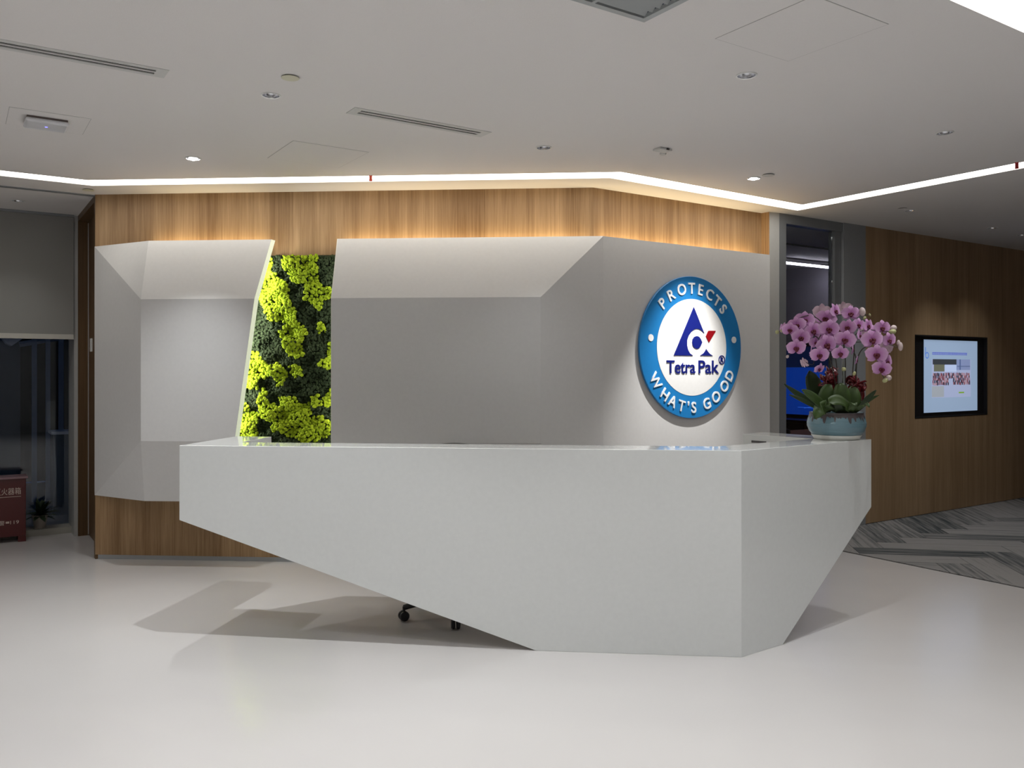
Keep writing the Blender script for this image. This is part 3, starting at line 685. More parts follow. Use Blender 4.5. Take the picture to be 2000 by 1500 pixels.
# ------------------------------------------------------------------ office chair behind the desk
ch = thing('office_chair', 'dark office chair on castors tucked behind the reception desk', 'chair', (-.376, 5.19, 0), 0)
c1 = Vector((-.646, 5.05, 0))-ch.location
a1 = math.atan2(c1.y, c1.x)
for k in range(5):
    a = a1+k*2*math.pi/5; dv = Vector((math.cos(a), math.sin(a), 0)); tv = Vector((-dv.y, dv.x, 0))
    MB().tube([dv*.03+Z3*.115, dv*.17+Z3*.10, dv*.305+Z3*.078], [.026, .021, .016], 10).build('base_arm', M['black'], ch, smooth=True)
    cst = MB().tube([dv*.305+Z3*.085, dv*.305+Z3*.05], .008, 8); cst.box(0, 0, 0, 0, 0, 0) if False else None
    cs = cst.build('castor', M['black'], ch)
    for sgn in (-1, 1):
        whl = MB(); prof = [(.001, 0), (.022, .0), (.029, .004), (.029, .017), (.024, .022), (.001, .022)]
        whl.lathe(prof, 20)
        q = Matrix((dv, Z3, tv*sgn)).transposed()
        whl.xf(lambda v: q @ Vector((v.x, v.y, v.z))+dv*.305+Z3*.0295+tv*sgn*.004)
        whl.build('wheel', M['black'], cs, smooth=False, fixn=True)
MB().tube([(0, 0, .09), (0, 0, .30)], .028, 16).tube([(0, 0, .30), (0, 0, .43)], .016, 16).build('gas_lift', M['black'], ch)
MB().box(-.12, .12, -.1, .1, .41, .44).build('seat_plate', M['black'], ch)
MB().box(-.25, .25, -.25, .24, .44, .51).build('seat', mat('dark_grey_fabric', (.05, .05, .055), .95, bump=.3, bscale=300), ch, bevel=.03)
bk = MB(); n_b = 10; P = []
for j in range(n_b+1):
    tz = j/n_b; z = .58+tz*.445; hw = .20+.035*math.sin(tz*math.pi)
    for i in range(n_b+1):
        tx = i/n_b*2-1; yb_ = .26+tz*.04-.05*(1-tx*tx)*0+.04*tx*tx*-1
        zz_ = z-(.035*tx*tx if j == n_b else 0)
        P.append((hw*tx, yb_, zz_))
Nn = n_b+1; F1 = [(j*Nn+i, j*Nn+i+1, (j+1)*Nn+i+1, (j+1)*Nn+i) for j in range(n_b) for i in range(n_b)]
bk.add(P, F1); bo = bk.build('backrest', mat('grey_mesh_fabric', (.12, .115, .11), .9), ch, smooth=True); s_ = bo.modifiers.new('s', 'SOLIDIFY'); s_.thickness = .035
MB().tube([(0, .12, .42), (0, .29, .45), (0, .30, .72)], .02, 8).build('back_support', M['black'], ch)
for sg_ in (-1, 1):
    MB().tube([(sg_*.25, 0, .45), (sg_*.29, 0, .48), (sg_*.29, 0, .66)], .014, 8).build('arm_post', M['black'], ch)
    MB().box(sg_*.29-.035, sg_*.29+.035, -.12, .13, .66, .69).build('armrest', M['black'], ch, bevel=.01)

# ------------------------------------------------------------------ wall display on the right
WD = thing('wall_display', 'recessed black framed display showing a slide, set in the right oak wall', 'display', SP((ds0+ds1)/2, PW, dz0))
WD.matrix_world = Matrix((U, Z3, V)).transposed().to_4x4(); WD.location = SP((ds0+ds1)/2, PW, dz0)
dw = (ds1-ds0)/2; dh = dz1-dz0
MB().box(-dw, dw, 0, dh, -.028, -.026).build('back_plate', M['black'], WD)
fb = MB(); e = .012
for b in ((-dw, -dw+e, 0, dh), (dw-e, dw, 0, dh), (-dw+e, dw-e, 0, e), (-dw+e, dw-e, dh-e, dh)): fb.box(*b, -.026, .010)
fb.build('frame', M['black'], WD)
def DL(px, py):
    q = on_wall(px, py, WR0-V*.02, U); d = q-WD.location; return (d.dot(U), d.z)
s_a, s_b = DL(1806.7, 809), DL(1911, 663)
sx0, sx1, sy0, sy1 = s_a[0], s_b[0], .052, dh-.045
MB().box(sx0-.01, sx1+.01, sy0-.01, sy1+.01, -.026, -.022).build('screen_bezel', M['black'], WD)
def E(name, c, s=1.0): return mat(name, c, .3, emit=c, estr=s)
scr = MB().box(sx0, sx1, sy0, sy1, -.022, -.020).build('screen', E('screen_pale_blue', srgb(140, 160, 186), .78), WD)
def SX(t): return sx0+(sx1-sx0)*t
def SY(t): return sy1-(sy1-sy0)*t
rng = random.Random(11)
tt = MB()
x = .15
while x < .80:
    w_ = rng.uniform(.012, .022)
    tt.box(SX(x), SX(x+w_*.35), SY(.205), SY(.170), -.020, -.0192); tt.box(SX(x), SX(x+w_), SY(.183), SY(.172), -.020, -.0191); tt.box(SX(x), SX(x+w_), SY(.205), SY(.196), -.020, -.0193)
    x += w_+.006
tt.build('slide_title', E('title_blue', srgb(66, 74, 178), .78), scr)
lg = MB(); P = []
cxl, cyl = SX(.055), SY(.215)
for i in range(20): 
    a = 2*math.pi*i/20
    for r in (.034, .024): P.append((cxl+r*math.cos(a), cyl+r*math.sin(a), -.0192))
lg.add(P, [(2*i, 2*((i+1) % 20), 2*((i+1) % 20)+1, 2*i+1) for i in range(20)]); lg.box(cxl-.034, cxl-.025, cyl, cyl+.085, -.020, -.0192)
lg.build('slide_logo', E('logo_blue', srgb(70, 110, 190), .78), scr)
X0, X1, Y0, Y1 = .14, .87, .80, .265
px_ = lambda t: SX(X0+(X1-X0)*t); py_ = lambda t: SY(Y1+(Y0-Y1)*t)
pic = MB().box(px_(0), px_(1), py_(1), py_(0), -.020, -.0194).build('slide_photo', E('photo_pale', srgb(150, 160, 190), .85), scr)
def patch(name, x0, x1, y0, y1, c, z=-.0190): MB().box(px_(x0), px_(x1), py_(y1), py_(y0), -.0194, z).build(name, E(name, srgb(*c), .85), pic)
patch('photo_canopy', .02, .62, .0, .14, (52, 56, 62)); patch('photo_wall', .05, .32, .14, .32, (96, 98, 84)); patch('photo_sky', .62, .98, .0, .28, (120, 132, 168))
patch('photo_banner', .31, .62, .15, .33, (168, 182, 214)); patch('photo_post', .70, .73, .0, .28, (60, 76, 110)); patch('photo_roof', .64, .98, .17, .20, (72, 84, 112)); patch('photo_lawn', .0, .30, .70, .98, (146, 152, 160))
patch('photo_marker', .68, .82, .86, .90, (116, 150, 60))
pp = [MB(), MB(), MB()]
for row in range(5):
    for k in range(26):
        fx = .02+k*.037+rng.uniform(-.01, .01); fy = .36+row*.06+rng.uniform(-.01, .01)
        if row > 1 and .40 < fx < .52: continue
        pp[rng.randrange(3)].box(px_(fx), px_(fx+.028), py_(fy+.075), py_(fy), -.0194, -.0188+.0001*rng.randrange(4))
for m_, c in zip(pp, ((112, 68, 78), (52, 44, 56), (150, 118, 128))): o = m_.build('photo_crowd', E('crowd_tone', srgb(*c), .85), pic); o['kind'] = 'stuff'

# ------------------------------------------------------------------ blind, extinguisher box, small plant
bl = thing('roller_blind', 'grey roller blind half lowered over the night window', 'blind', SP(sE-1.6, -8.50, 1.79), TH)
zq = on_wall(70, 652, SP(0, -8.52), U).z
zbl = zq-bl.location.z
bz_top = ZC-bl.location.z
hb = 1.6-.035
MB().box(-3.2, hb, -.001, .001, zbl, bz_top-.001).build('fabric', M['blind'], bl)
MB().box(-3.2, hb, -.008, .008, zbl-.045, zbl).build('hem_bar', M['hem'], bl, bevel=.003)
MB().box(-3.2, hb, -.03, .03, bz_top-.02, bz_top-.001).build('head_rail', M['alu'], bl)
xb = floor_at(52, 1057); s_b_, p_b = sp(xb)
eb = thing('extinguisher_box', 'red metal fire extinguisher box with pale printing in front of the window', 'fire extinguisher box', SP(s_b_-.30, -8.505-.10, 0), TH)
# local x = U, local y = -V (away from room is +y)
MB().box(-.30, .295, -.10, .10, .05, .55).build('body', M['red'], eb, bevel=.004)
MB().box(-.31, .31, -.115, .105, .55, .568).build('lid', M['redlid'], eb, bevel=.003)
for a in (-.27, .265):
    for b in (-.075, .075): MB().box(a-.03, a+.03, b-.025, b+.025, 0, .05).build('foot', M['red'], eb)
def front_text(txt, x0, x1, z0, z1, par, y):
    o = place_text(txt, 'lettering', M['goldprint'], par, .1, x0, x1, z0, z1, 0, 0, .0006)
    for v in o.data.vertices: v.co = (v.co.x, y-v.co.z, v.co.y)
    o.data.flip_normals(); return o
def tx(px): return (on_wall(px, 960, SP(0, -8.505), U)-eb.location).dot(U)
xA = tx(2); xB = tx(41)
pit = (xB-xA)/3
front_text('\u706d\u706b\u5668\u7bb1', xA-pit, xB, .415, .475, eb, -.101)
MB().box(xA-pit, xB, -.1015, -.1, .395, .399).build('print_line', M['goldprint'], eb)
front_text('\u706b\u8b66', xA-pit*1.1, tx(9), .155, .195, eb, -.101)
front_text('119', tx(20), tx(37), .160, .190, eb, -.101)
MB().box(tx(11), tx(18), -.1015, -.1, .168, .185).build('print_mark', M['goldprint'], eb)
pp_ = on_wall(78, 1034, SP(0, -8.80), U)
sp_ = thing('potted_plant', 'small dark leafy plant in a pale pot on the window sill', 'plant', (pp_.x, pp_.y, .057))
MB().lathe([(.001, 0), (.045, 0), (.068, .12), (.062, .12), (.055, .10), (.001, .10)], 20).build('pot', M['potwhite'], sp_, smooth=False)
rl = random.Random(5)
for k in range(46):
    a = rl.uniform(0, 6.28); el = rl.uniform(.1, 1.4); Ln = rl.uniform(.12, .24); d = Vector((math.cos(a)*math.cos(el), math.sin(a)*math.cos(el), math.sin(el)))
    s0 = Vector((0, 0, .11)); pts = [s0+d*Ln*t-Z3*.06*t*t for t in (0, .35, .7, 1)]; sd = d.cross(Z3).normalized()
    ws = (.004, .022, .02, .001); P = []
    for p, w_ in zip(pts, ws): P += [p-sd*w_, p+Z3*w_*-.2, p+sd*w_]
    MB().add(P, [(3*i+j, 3*i+j+1, 3*i+4+j, 3*i+3+j) for i in range(3) for j in range(2)]).build('leaf', M['leafdark'], sp_, smooth=True)

# outside the window: terrace posts, canopy, parapet
ex = thing('terrace_screen', 'blue lit row of terrace posts outside the night window', 'screen', SP(0, -11.0, 0), TH)
def exs(px): return sp(on_wall(px, 700, SP(0, -11.0), U))[0]
for a, b in ((62, 72), (89, 98), (114, 124)): MB().box(exs(a), exs(b), -.02, .02, 0, 3.0).build('post', M['nightfin'], ex)
MB().box(exs(-60), exs(42), .2, .24, 0, 3).build('side_panel', M['night'], ex)
a_, b_ = on_wall(40, 672, SP(0, -10.9), U), on_wall(132, 660, SP(0, -10.9), U)
MB().tube([Vector((sp(a_)[0], .1, a_.z)), Vector((sp(b_)[0], .1, b_.z+.02))], .035, 6).build('sloping_beam', M['nightfin'], ex)
cp = thing('pale_canopy', 'small pale folded canopy outside just below the blind', 'canopy', SP(sp(a_)[0]-.1, -10.6, a_.z), TH)
MB().add([(-.05, 0, .0), (.0, 0, -.03), (.10, 0, .05), (.02, 0, .16), (-.16, 0, .16), (-.05, .3, .0), (.0, .3, -.03), (.10, .3, .05), (.02, .3, .16), (-.16, .3, .16)],
   [(0, 1, 2, 3, 4), (9, 8, 7, 6, 5), (0, 5, 6, 1), (1, 6, 7, 2), (2, 7, 8, 3), (3, 8, 9, 4), (4, 9, 5, 0)]).build('canopy_sheet', M['nightlight'], cp, fixn=True)
bx = on_wall(118, 842, SP(0, -9.9), U)
bn = thing('terrace_bin', 'dark box with a pale lid standing outside the window', 'bin', SP(sp(bx)[0]-.0, -10.0, 0), TH)
MB().box(-.07, .35, -.15, .15, 0, bx.z-.03).build('body', M['night'], bn)
MB().box(-.09, .37, -.17, .17, bx.z-.03, bx.z).build('lid', M['nightlight'], bn)
tf = spbox(MB(), S_MIN, 3, -13, -9.0, -.1, -.02).build('floor_terrace', M['night']); struct(tf, 'dark terrace outside the windows')
tw = spbox(MB(), S_MIN, 3.5, -13.2, -13, 0, 3.4).build('wall_terrace', mat('terrace_wall', (.03, .04, .045), .8)); struct(tw, 'dark wall across the terrace')

# ------------------------------------------------------------------ ceiling fittings
for (px, py, tg, wf_, look, lab), c in zip(LAMPS, lamp_pos):
    t = thing('downlight', lab, 'downlight', (c.x, c.y, ZC))
    MB().lathe([(.042, -.0005), (.050, -.0005), (.050, -.003), (.043, -.005), (.042, .0)], 28).build('trim_ring', M['white'], t, fixn=True)
    MB().lathe([(.0418, -.002), (.0405, .008), (.034, .022)], 28).build('reflector', M['chrome'], t, smooth=True)
    lens = {'on': M['lamp_on'], 'dim': M['lamp_dim'], 'off': M['lamp_off']}[look]
    if look == 'on':
        d = Vector((-c.x, -c.y, HC-ZC)).normalized()
        MB().ball((0, 0, .004), .024, 14, 8, (1, 1, .8)).build('lamp', lens, t, smooth=True)
        MB().lathe([(.034, .022), (.001, .023)], 24).build('lamp_holder', M['dark'], t)
    else:
        MB().lathe([(.034, .021), (.001, .0205)], 24).build('lamp', lens, t)
    if wf_ > 0:
        if tg is None: spot('lamp_light', (c.x, c.y, ZC-.035), SC-U*.14-Z3*.75, 240, 52, 1.0, (1, .98, .95), .015, t)
        else: spot('lamp_light', (c.x, c.y, ZC-.022), (c.x+tg[0], c.y+tg[1], 0), SPOT_W*wf_, 78 if look == 'on' else 92, 1, parent=t)
# the same grid of downlights goes on behind and beside the camera
out_l = [((-.34, 2.99), .75), ((1.98, 2.70), .7), ((-2.65, 3.30), .75), ((.54, 1.71), .8), ((-1.77, 2.02), .75), ((-3.6, 4.6), .45), ((2.86, 1.42), .9), ((-.9, .74), 1.2), ((1.42, .43), 1.2), ((3.5, 3.9), .3),
         ((0, -.55), 1.2), ((2.3, -.9), 1.0), ((-2.3, -.6), 1.2), ((.9, -1.9), 1.2), ((-1.5, -2.2), 1.2), ((-4.2, .6), 1.1), ((-5.4, 2.6), .7), ((-3.7, -1.9), 1.0), ((-1.6, -5.6), .8), ((.8, -4.4), .8)]  # last two: unseen spots added to brighten the rear wall for soft reflections
for i, ((x, y), f) in enumerate(out_l):
    spot('unseen_light', (x, y, ZC-.03), (x, y, 0), SPOT_W*f, 100, 1)
# sprinkler covers
for px, py, d, lab, mm in ((567, 150, .084, 'round cream cover plate on the ceiling above the left downlight', 'cream'), (172.5, 370, .085, 'round cover plate on the ceiling border near the oak wall corner', 'cream'),
                       (1500, 341, .086, 'flat round cover plate beside the glaring sign spotlight', 'slotframe'), (1763, 407, .085, 'faint round cover plate in the corridor ceiling', 'ceiling')):
    c = ceil_at(px, py); t = thing('sprinkler_cover', lab, 'sprinkler', (c.x, c.y, ZC))
    MB().lathe([(.001, -.008), (d/2-.002, -.008), (d/2, -.007), (d/2, -.0055), (.001, -.0055)], 28).build('cover_plate', M[mm], t, fixn=True)
    MB().lathe([(d/2-.008, -.0055), (d/2-.008, -.0005)], 28).build('cover_neck', M['dark'], t)
c = ceil_at(1294, 291); t = thing('ceiling_sensor', 'small square sensor plate with a black eye on the ceiling', 'sensor', (c.x, c.y, ZC), TH)
MB().box(-.05, .05, -.035, .035, -.014, -.0005).build('housing', M['slotframe'], t, bevel=.003)
MB().box(.0, .018, -.043, -.03, -.013, -.004).build('lens', M['black'], t)
c = ceil_at(1295, 299); t = thing('sprinkler', 'small round sprinkler head in front of the sensor plate', 'sprinkler', (c.x, c.y, ZC))
MB().lathe([(.001, -.012), (.018, -.012), (.021, -.008), (.021, -.0005)], 20).build('head', M['slotframe'], t, fixn=True)
# linear slot diffusers
for k, (s0, s1, p) in enumerate(SLOTS):
    t = thing('slot_diffuser', ('long linear air slot cut off by the left edge of the view', 'linear air slot in the middle of the ceiling')[k], 'air diffuser', SP((s0+s1)/2, p, ZC), TH)
    h = (s1-s0)/2
    fb = MB(); yy = .062
    for (y0, y1) in ((-yy, -.030), (-.008, .008), (.030, yy)): fb.box(-h-.0, h+.0, y0, y1, -.003, .002)
    fb.box(-h-.05, -h, -yy, yy, -.003, .002); fb.box(h, h+.05, -yy, yy, -.003, .002)
    fb.build('frame', M['slotframe'], t)
    MB().box(-h-.03, h+.03, -.045, .045, .07, .072).build('plenum', M['dark'], t)
    sd = MB(); sd.box(-h-.03, h+.03, -.045, -.043, .0, .07); sd.box(-h-.03, h+.03, .043, .045, 0, .07); sd.box(-h, h, -.0015, .0015, .002, .07); sd.build('throat', M['dark'], t)
# large vent grille
s0, s1, p0, p1 = GR
t = thing('vent_grille', 'large square louvred vent grille at the top edge of the ceiling', 'vent', SP((s0+s1)/2, (p0+p1)/2, ZC), TH)
hx, hy = (s1-s0)/2, (p1-p0)/2
fb = MB(); w_ = .028
for b in ((-hx, hx, hy-w_, hy), (-hx, hx, -hy, -hy+w_), (-hx, -hx+w_, -hy+w_, hy-w_), (hx-w_, hx, -hy+w_, hy-w_), (hx-.29, hx-.275, -hy+w_, hy-w_)): fb.box(*b, -.004, .012)
fb.build('frame', M['grille'], t)
MB().box(-hx, hx, -hy, hy, .11, .112).build('plenum', M['dark'], t)
y = -hy+w_+.01; 
while y < hy-w_-.01:
    for (xa, xb_) in ((-hx+w_, hx-.29), (hx-.275, hx-w_)):
        MB().add([(xa, y, .026), (xb_, y, .026), (xb_, y+.030, .002), (xa, y+.030, .002), (xa, y, .029), (xb_, y, .029), (xb_, y+.030, .005), (xa, y+.030, .005)],
             [(3, 2, 1, 0), (4, 5, 6, 7), (0, 1, 5, 4), (1, 2, 6, 5), (2, 3, 7, 6), (3, 0, 4, 7)]).build('louvre', M['grille'], t)
    y += .042
# access hatches
for s0, s1, p0, p1, lab in ((1.716, 2.21, -5.495, -4.99, 'flush square access hatch in the ceiling below the middle air slot'), (2.66, 3.128, -2.48, -1.99, 'flush square access hatch at the upper right of the ceiling'),
                            (-.005, .385, -5.26, -4.88, 'flush access hatch around the white access point at the upper left')):
    if lab.startswith('flush access'):
        a = ceil_at(18, 207); b = ceil_at(178, 233); c = ceil_at(157, 262); s0, s1 = sp(a)[0], sp(b)[0]; p0 = sp(c)[1]; p1 = (sp(a)[1]+sp(b)[1])/2
    t = thing('access_hatch', lab, 'ceiling hatch', SP((s0+s1)/2, (p0+p1)/2, ZC), TH); hx, hy = (s1-s0)/2, abs(p1-p0)/2
    MB().box(-hx, hx, -hy, hy, -.0012, -.0003).build('shadow_gap', mat('hatch_gap', (.42, .41, .40), .9), t)
    MB().box(-hx+.0025, hx-.0025, -hy+.0025, hy-.0025, -.0016, -.0005).build('hatch_lid', M['ceiling'], t)
# wifi access point
a, b, d = ceil_at(50, 221), ceil_at(136, 235), ceil_at(45, 237)
cc = (b+d)/2; hx = (sp(b)[0]-sp(a)[0])/2; hy = abs(sp(d)[1]-sp(a)[1])/2
t = thing('access_point', 'white ceiling access point with a tiny blue light, upper left', 'access point', (cc.x, cc.y, ZC), TH)
MB().box(-hx, hx, -hy, hy, -.035, -.012).build('housing', mat('access_point_plastic', (.66, .66, .68), .35), t, bevel=.012)
MB().box(-hx*.93, hx*.93, -hy*.9, hy*.9, -.0125, -.002).build('mount_plate', mat('brown_gap', (.14, .11, .10), .7), t)
MB().box(-.006, .006, -.004, .004, -.0362, -.0345).build('status_light', M['blueled'], t)
#ORCHID
# ------------------------------------------------------------------ potted orchid on the right end of the desk
OC = Vector((1.98, 5.157, ZD))
sa = thing('saucer', 'white saucer under the orchid pot on the desk corner', 'saucer', OC)
MB().lathe([(.001, 0), (.128, 0), (.132, .003), (.147, .027), (.144, .0285), (.126, .012), (.001, .0115)], 48).build('dish', mat('white_saucer', (.66, .66, .62), .3), sa, smooth=True)
orc = thing('potted_orchid', 'pink moth orchid with many blooms in a ribbed pale blue pot on the desk', 'plant', OC+Z3*.0125)
M['pot'] = mat('pale_blue_glaze', srgb(102, 134, 146), .28, coat=.3); nt = M['pot'].node_tree
tc = nt.nodes.new('ShaderNodeTexCoord'); mp = nt.nodes.new('ShaderNodeMapping'); mp.inputs['Scale'].default_value = (3, 3, 160); nz = nt.nodes.new('ShaderNodeTexNoise'); nz.inputs['Scale'].default_value = 2
nt.links.new(tc.outputs['Object'], mp.inputs[0]); nt.links.new(mp.outputs[0], nz.inputs[0]); bp = nt.nodes.new('ShaderNodeBump'); bp.inputs['Strength'].default_value = .6; bp.inputs['Distance'].default_value = .004
nt.links.new(nz.outputs['Fac'], bp.inputs['Height']); nt.links.new(bp.outputs[0], nt.nodes['Principled BSDF'].inputs['Normal'])
PROF = [(.120, .0), (.138, .012), (.158, .036), (.170, .066), (.171, .090), (.163, .118), (.154, .140), (.156, .150)]
PR = []
for i in range(len(PROF)-1):                  # rippled wall
    for k in range(5):
        t = k/5; r = PROF[i][0]*(1-t)+PROF[i+1][0]*t; z = PROF[i][1]*(1-t)+PROF[i+1][1]*t; PR.append((r+.0007*math.sin(z*900), z))
PR += [PROF[-1], (.150, .152), (.146, .140), (.150, .10), (.001, .10)]
MB().lathe([(.001, 0)]+PR, 64).build('pot', M['pot'], orc, smooth=True)
MB().lathe([(.148, .128), (.001, .134)], 32).build('soil', mat('bark_soil', (.03, .022, .015), .95, bump=.6, bscale=60), orc)
def prof_r(z):
    for a, b in zip(PROF[:-1], PROF[1:]):
        if a[1] <= z <= b[1]: return a[0]+(b[0]-a[0])*(z-a[1])/(b[1]-a[1])
    return PROF[-1][0]
ro = random.Random(21); nA = 220; dl = []
for i in range(nA):
    dl.append(.112)
k = 0
while k < nA:
    wd = ro.choice((2, 3, 3, 4)); zl = ro.uniform(.112, .124) if ro.random() < .4 else ro.uniform(.086, .108)
    for q in range(wd):
        if k+q < nA: dl[k+q] = zl+.006*abs(q-wd/2)
    k += wd
    for q in range(ro.choice((1, 2, 4))):
        if k < nA: dl[k] = ro.uniform(.118, .128)
        k += 1
mb = MB(); P = []
R_ = 7
for i in range(nA):
    a = 2*math.pi*i/nA
    for j in range(R_): z = dl[i]+(.151-dl[i])*j/(R_-1); r = prof_r(min(z, .1499))+.0012; P.append((r*math.cos(a), r*math.sin(a), z))
mb.add(P, [(i*R_+j, ((i+1) % nA)*R_+j, ((i+1) % nA)*R_+j+1, i*R_+j+1) for i in range(nA) for j in range(R_-1)])
mb.build('drip_glaze', mat('brown_drip_glaze', (.075, .06, .062), .4), orc, smooth=True)

def petal_mat(name, c, e, back=False):
    m = bpy.data.materials.new(name); m.use_nodes = True; nt = m.node_tree; N = nt.nodes; L = nt.links; b = N['Principled BSDF']
    tc = N.new('ShaderNodeTexCoord'); ln = N.new('ShaderNodeVectorMath'); ln.operation = 'LENGTH'; L.new(tc.outputs['Object'], ln.inputs[0])
    nz = N.new('ShaderNodeTexNoise'); nz.inputs['Scale'].default_value = 6; L.new(tc.outputs['Object'], nz.inputs[0])
    ad = N.new('ShaderNodeMath'); ad.operation = 'MULTIPLY_ADD'; ad.inputs[1].default_value = .25; L.new(nz.outputs['Fac'], ad.inputs[0]); L.new(ln.outputs['Value'], ad.inputs[2])
    r = N.new('ShaderNodeValToRGB'); r.color_ramp.elements[0].position = .25; r.color_ramp.elements[0].color = (*c, 1)
    r.color_ramp.elements[1].position = 1.0; r.color_ramp.elements[1].color = (*e, 1)
    L.new(ad.outputs[0], r.inputs[0]); L.new(r.outputs[0], b.inputs['Base Color']); b.inputs['Roughness'].default_value = .6
    b.inputs['Subsurface Weight'].default_value = .0; b.inputs['Specular IOR Level'].default_value = .25
    return m
M['petal'] = petal_mat('pink_petal', (.44, .14, .42), (.68, .42, .66)); M['petal_pale'] = petal_mat('pale_petal_back', (.55, .40, .45), (.62, .48, .54))
M['lip'] = mat('crimson_lip', (.11, .005, .022), .5); M['bud'] = mat('pale_green_bud', (.42, .42, .20), .5); M['budpink'] = mat('pinkish_bud', (.58, .47, .46), .5)
def petal(mb, ang, L_, W_, base=.04, cup=.10, back=0.0, sq=.55):
    nT, nW = 7, 4; P = []; ca_, sa_ = math.cos(ang), math.sin(ang)
    for i in range(nT+1):
        t = i/nT; w_ = W_*max(.10 if i == 0 else 0, math.sin(math.pi*min(.995, t*.96+.03)))**sq if i < nT else W_*.12
        for j in range(-nW, nW+1):
            u_ = j/nW; x_ = base+t*L_*(1-.06*u_*u_); y_ = w_*u_
            d_ = -cup*t*(1-t)*2+back*t*t-.06*u_*u_*w_*4*(.3 if i < nT else 0)+.015*math.sin(9*u_+5*t)*t
            P.append((x_*ca_-y_*sa_, d_, x_*sa_+y_*ca_))
    m_ = 2*nW+1; mb.add(P, [(i*m_+j, (i+1)*m_+j, (i+1)*m_+j+1, i*m_+j+1) for i in range(nT) for j in range(2*nW)])
def flower_mesh(v):
    mb = MB(); r = random.Random(40+v)
    # sepals behind
    for a, L_, W_ in ((math.pi/2, .82, .30), (math.radians(218), .78, .30), (math.radians(322), .78, .30)):
        k0 = len(mb.v); petal(mb, a+r.uniform(-.06, .06), L_, W_, back=.08); mb.v[k0:] = [(x, y+.05, z) for x, y, z in mb.v[k0:]]
    for a in (math.radians(12), math.radians(168)): petal(mb, a+r.uniform(-.06, .06), .92, .52+r.uniform(-.03, .03), cup=.16, back=.05, sq=.5)
    me = bpy.data.meshes.new('flower'); me.from_pydata(mb.v, [], mb.f); me.polygons.foreach_set('use_smooth', [True]*len(me.polygons)); me.update(); return me
FM = [flower_mesh(i) for i in range(4)]
def lip_mesh():
    mb = MB(); petal(mb, -math.pi/2, .42, .15, base=.0, cup=.35, back=-.10)
    for sgn in (-1, 1): mb.ball((sgn*.14, -.10, -.06), .16, 8, 6, (.8, .6, 1.0))
    mb.ball((0, -.12, .03), .08, 8, 6, (.8, 1, 1)); mb.ball((0, -.14, -.20), .10, 8, 6, (1.2, .6, .9))
    me = bpy.data.meshes.new('lip'); me.from_pydata(mb.v, [], mb.f); me.materials.append(M['lip']); me.polygons.foreach_set('use_smooth', [True]*len(me.polygons)); me.update(); return me
LM = lip_mesh()
FMm = []
for me in FM: a = me.copy(); a.materials.append(M['petal']); b = me.copy(); b.materials.append(M['petal_pale']); FMm.append((a, b))
def OLP(px, py, Y): return at_depth(px, py, Y)-orc.location
FL = [ # px, py, width, depth, yaw(deg, + turns to image right), pitch, roll, pale
 (1571.5,624,37,5.20,-10,-5,5,0),(1556,634,35,5.14,-25,-5,-8,0),(1543,643,30,5.08,-15,0,8,0),(1587.5,645,36,5.12,10,0,-18,0),(1564,658,37,5.06,8,8,4,0),
 (1555,678,36,5.02,0,12,0,0),(1613,621,38,5.22,-30,-10,14,0),(1619,641,39,5.08,0,5,6,0),(1631,606,32,5.20,40,-5,-20,0),(1661.5,611,33,5.16,-10,0,0,0),
 (1656,638,34,5.10,-50,0,8,0),(1614,672,42,5.04,12,5,-14,0),(1626,662,36,5.18,20,0,-10,0),(1600.5,692,36,4.98,0,12,2,0),(1641,689,32,5.00,0,15,0,0),
 (1650.5,662,39,5.02,-14,3,12,0),(1695,635,30,5.16,35,0,-12,0),(1723,639,32,5.10,8,2,0,0),(1703,662,41,5.00,0,0,-8,0),(1736,663,32,5.04,18,4,-10,0),
 (1712,691,41,4.98,-6,5,4,0),(1722,719,36,5.00,-4,10,10,0),(1679,654,26,5.12,50,0,0,0),(1710,648,32,5.20,30,0,-25,0),(1584,683,28,5.10,72,5,10,0),
 (1571,708,24,5.06,-140,20,10,1),(1600,719,25,5.02,30,30,0,0),(1673,702,24,5.04,65,10,0,0),(1677,633,28,5.26,20,0,10,0),(1732,706,34,5.08,35,0,-20,0),
 (1530,641,26,5.16,-78,0,10,0),(1606,608,34,5.28,170,0,0,1),(1649,602,30,5.26,160,0,10,1),(1727,679,30,5.12,150,0,0,1),(1665,681,28,5.10,70,0,0,0),
 (1600,634,28,5.24,150,0,0,1),(1612,657,30,5.22,10,0,0,0),(1640,645,30,5.28,0,0,20,0),(1690,650,28,5.25,160,0,0,1),(1595,668,28,5.24,-20,5,0,0)]
for i, (px, py, w_, Y, yaw, pit, rol, pale) in enumerate(FL):
    o = bpy.data.objects.new('flower', FMm[i % 4][pale]); COL.objects.link(o); o.parent = orc
    sc = w_/2/F*Y/.84; o.scale = (sc, sc, sc); o.location = OLP(px, py+1.5, Y)
    o.rotation_euler = (math.radians(pit), math.radians(rol), math.radians(yaw)); o.rotation_mode = 'XYZ'
    if pale: o['label'] = 'pale back of a bloom turned away'
    l = bpy.data.objects.new('lip', LM); COL.objects.link(l); l.parent = o
def bud(px, py, w_, h_, Y, m, rot=0):
    k = Y/F; o = MB().ball((0, 0, 0), 1, 12, 8).build('bud', m, orc, smooth=True); o.scale = (w_/2*k, w_/2*k*.9, h_/2*k); o.location = OLP(px, py, Y); o.rotation_euler = (0, math.radians(rot), 0)
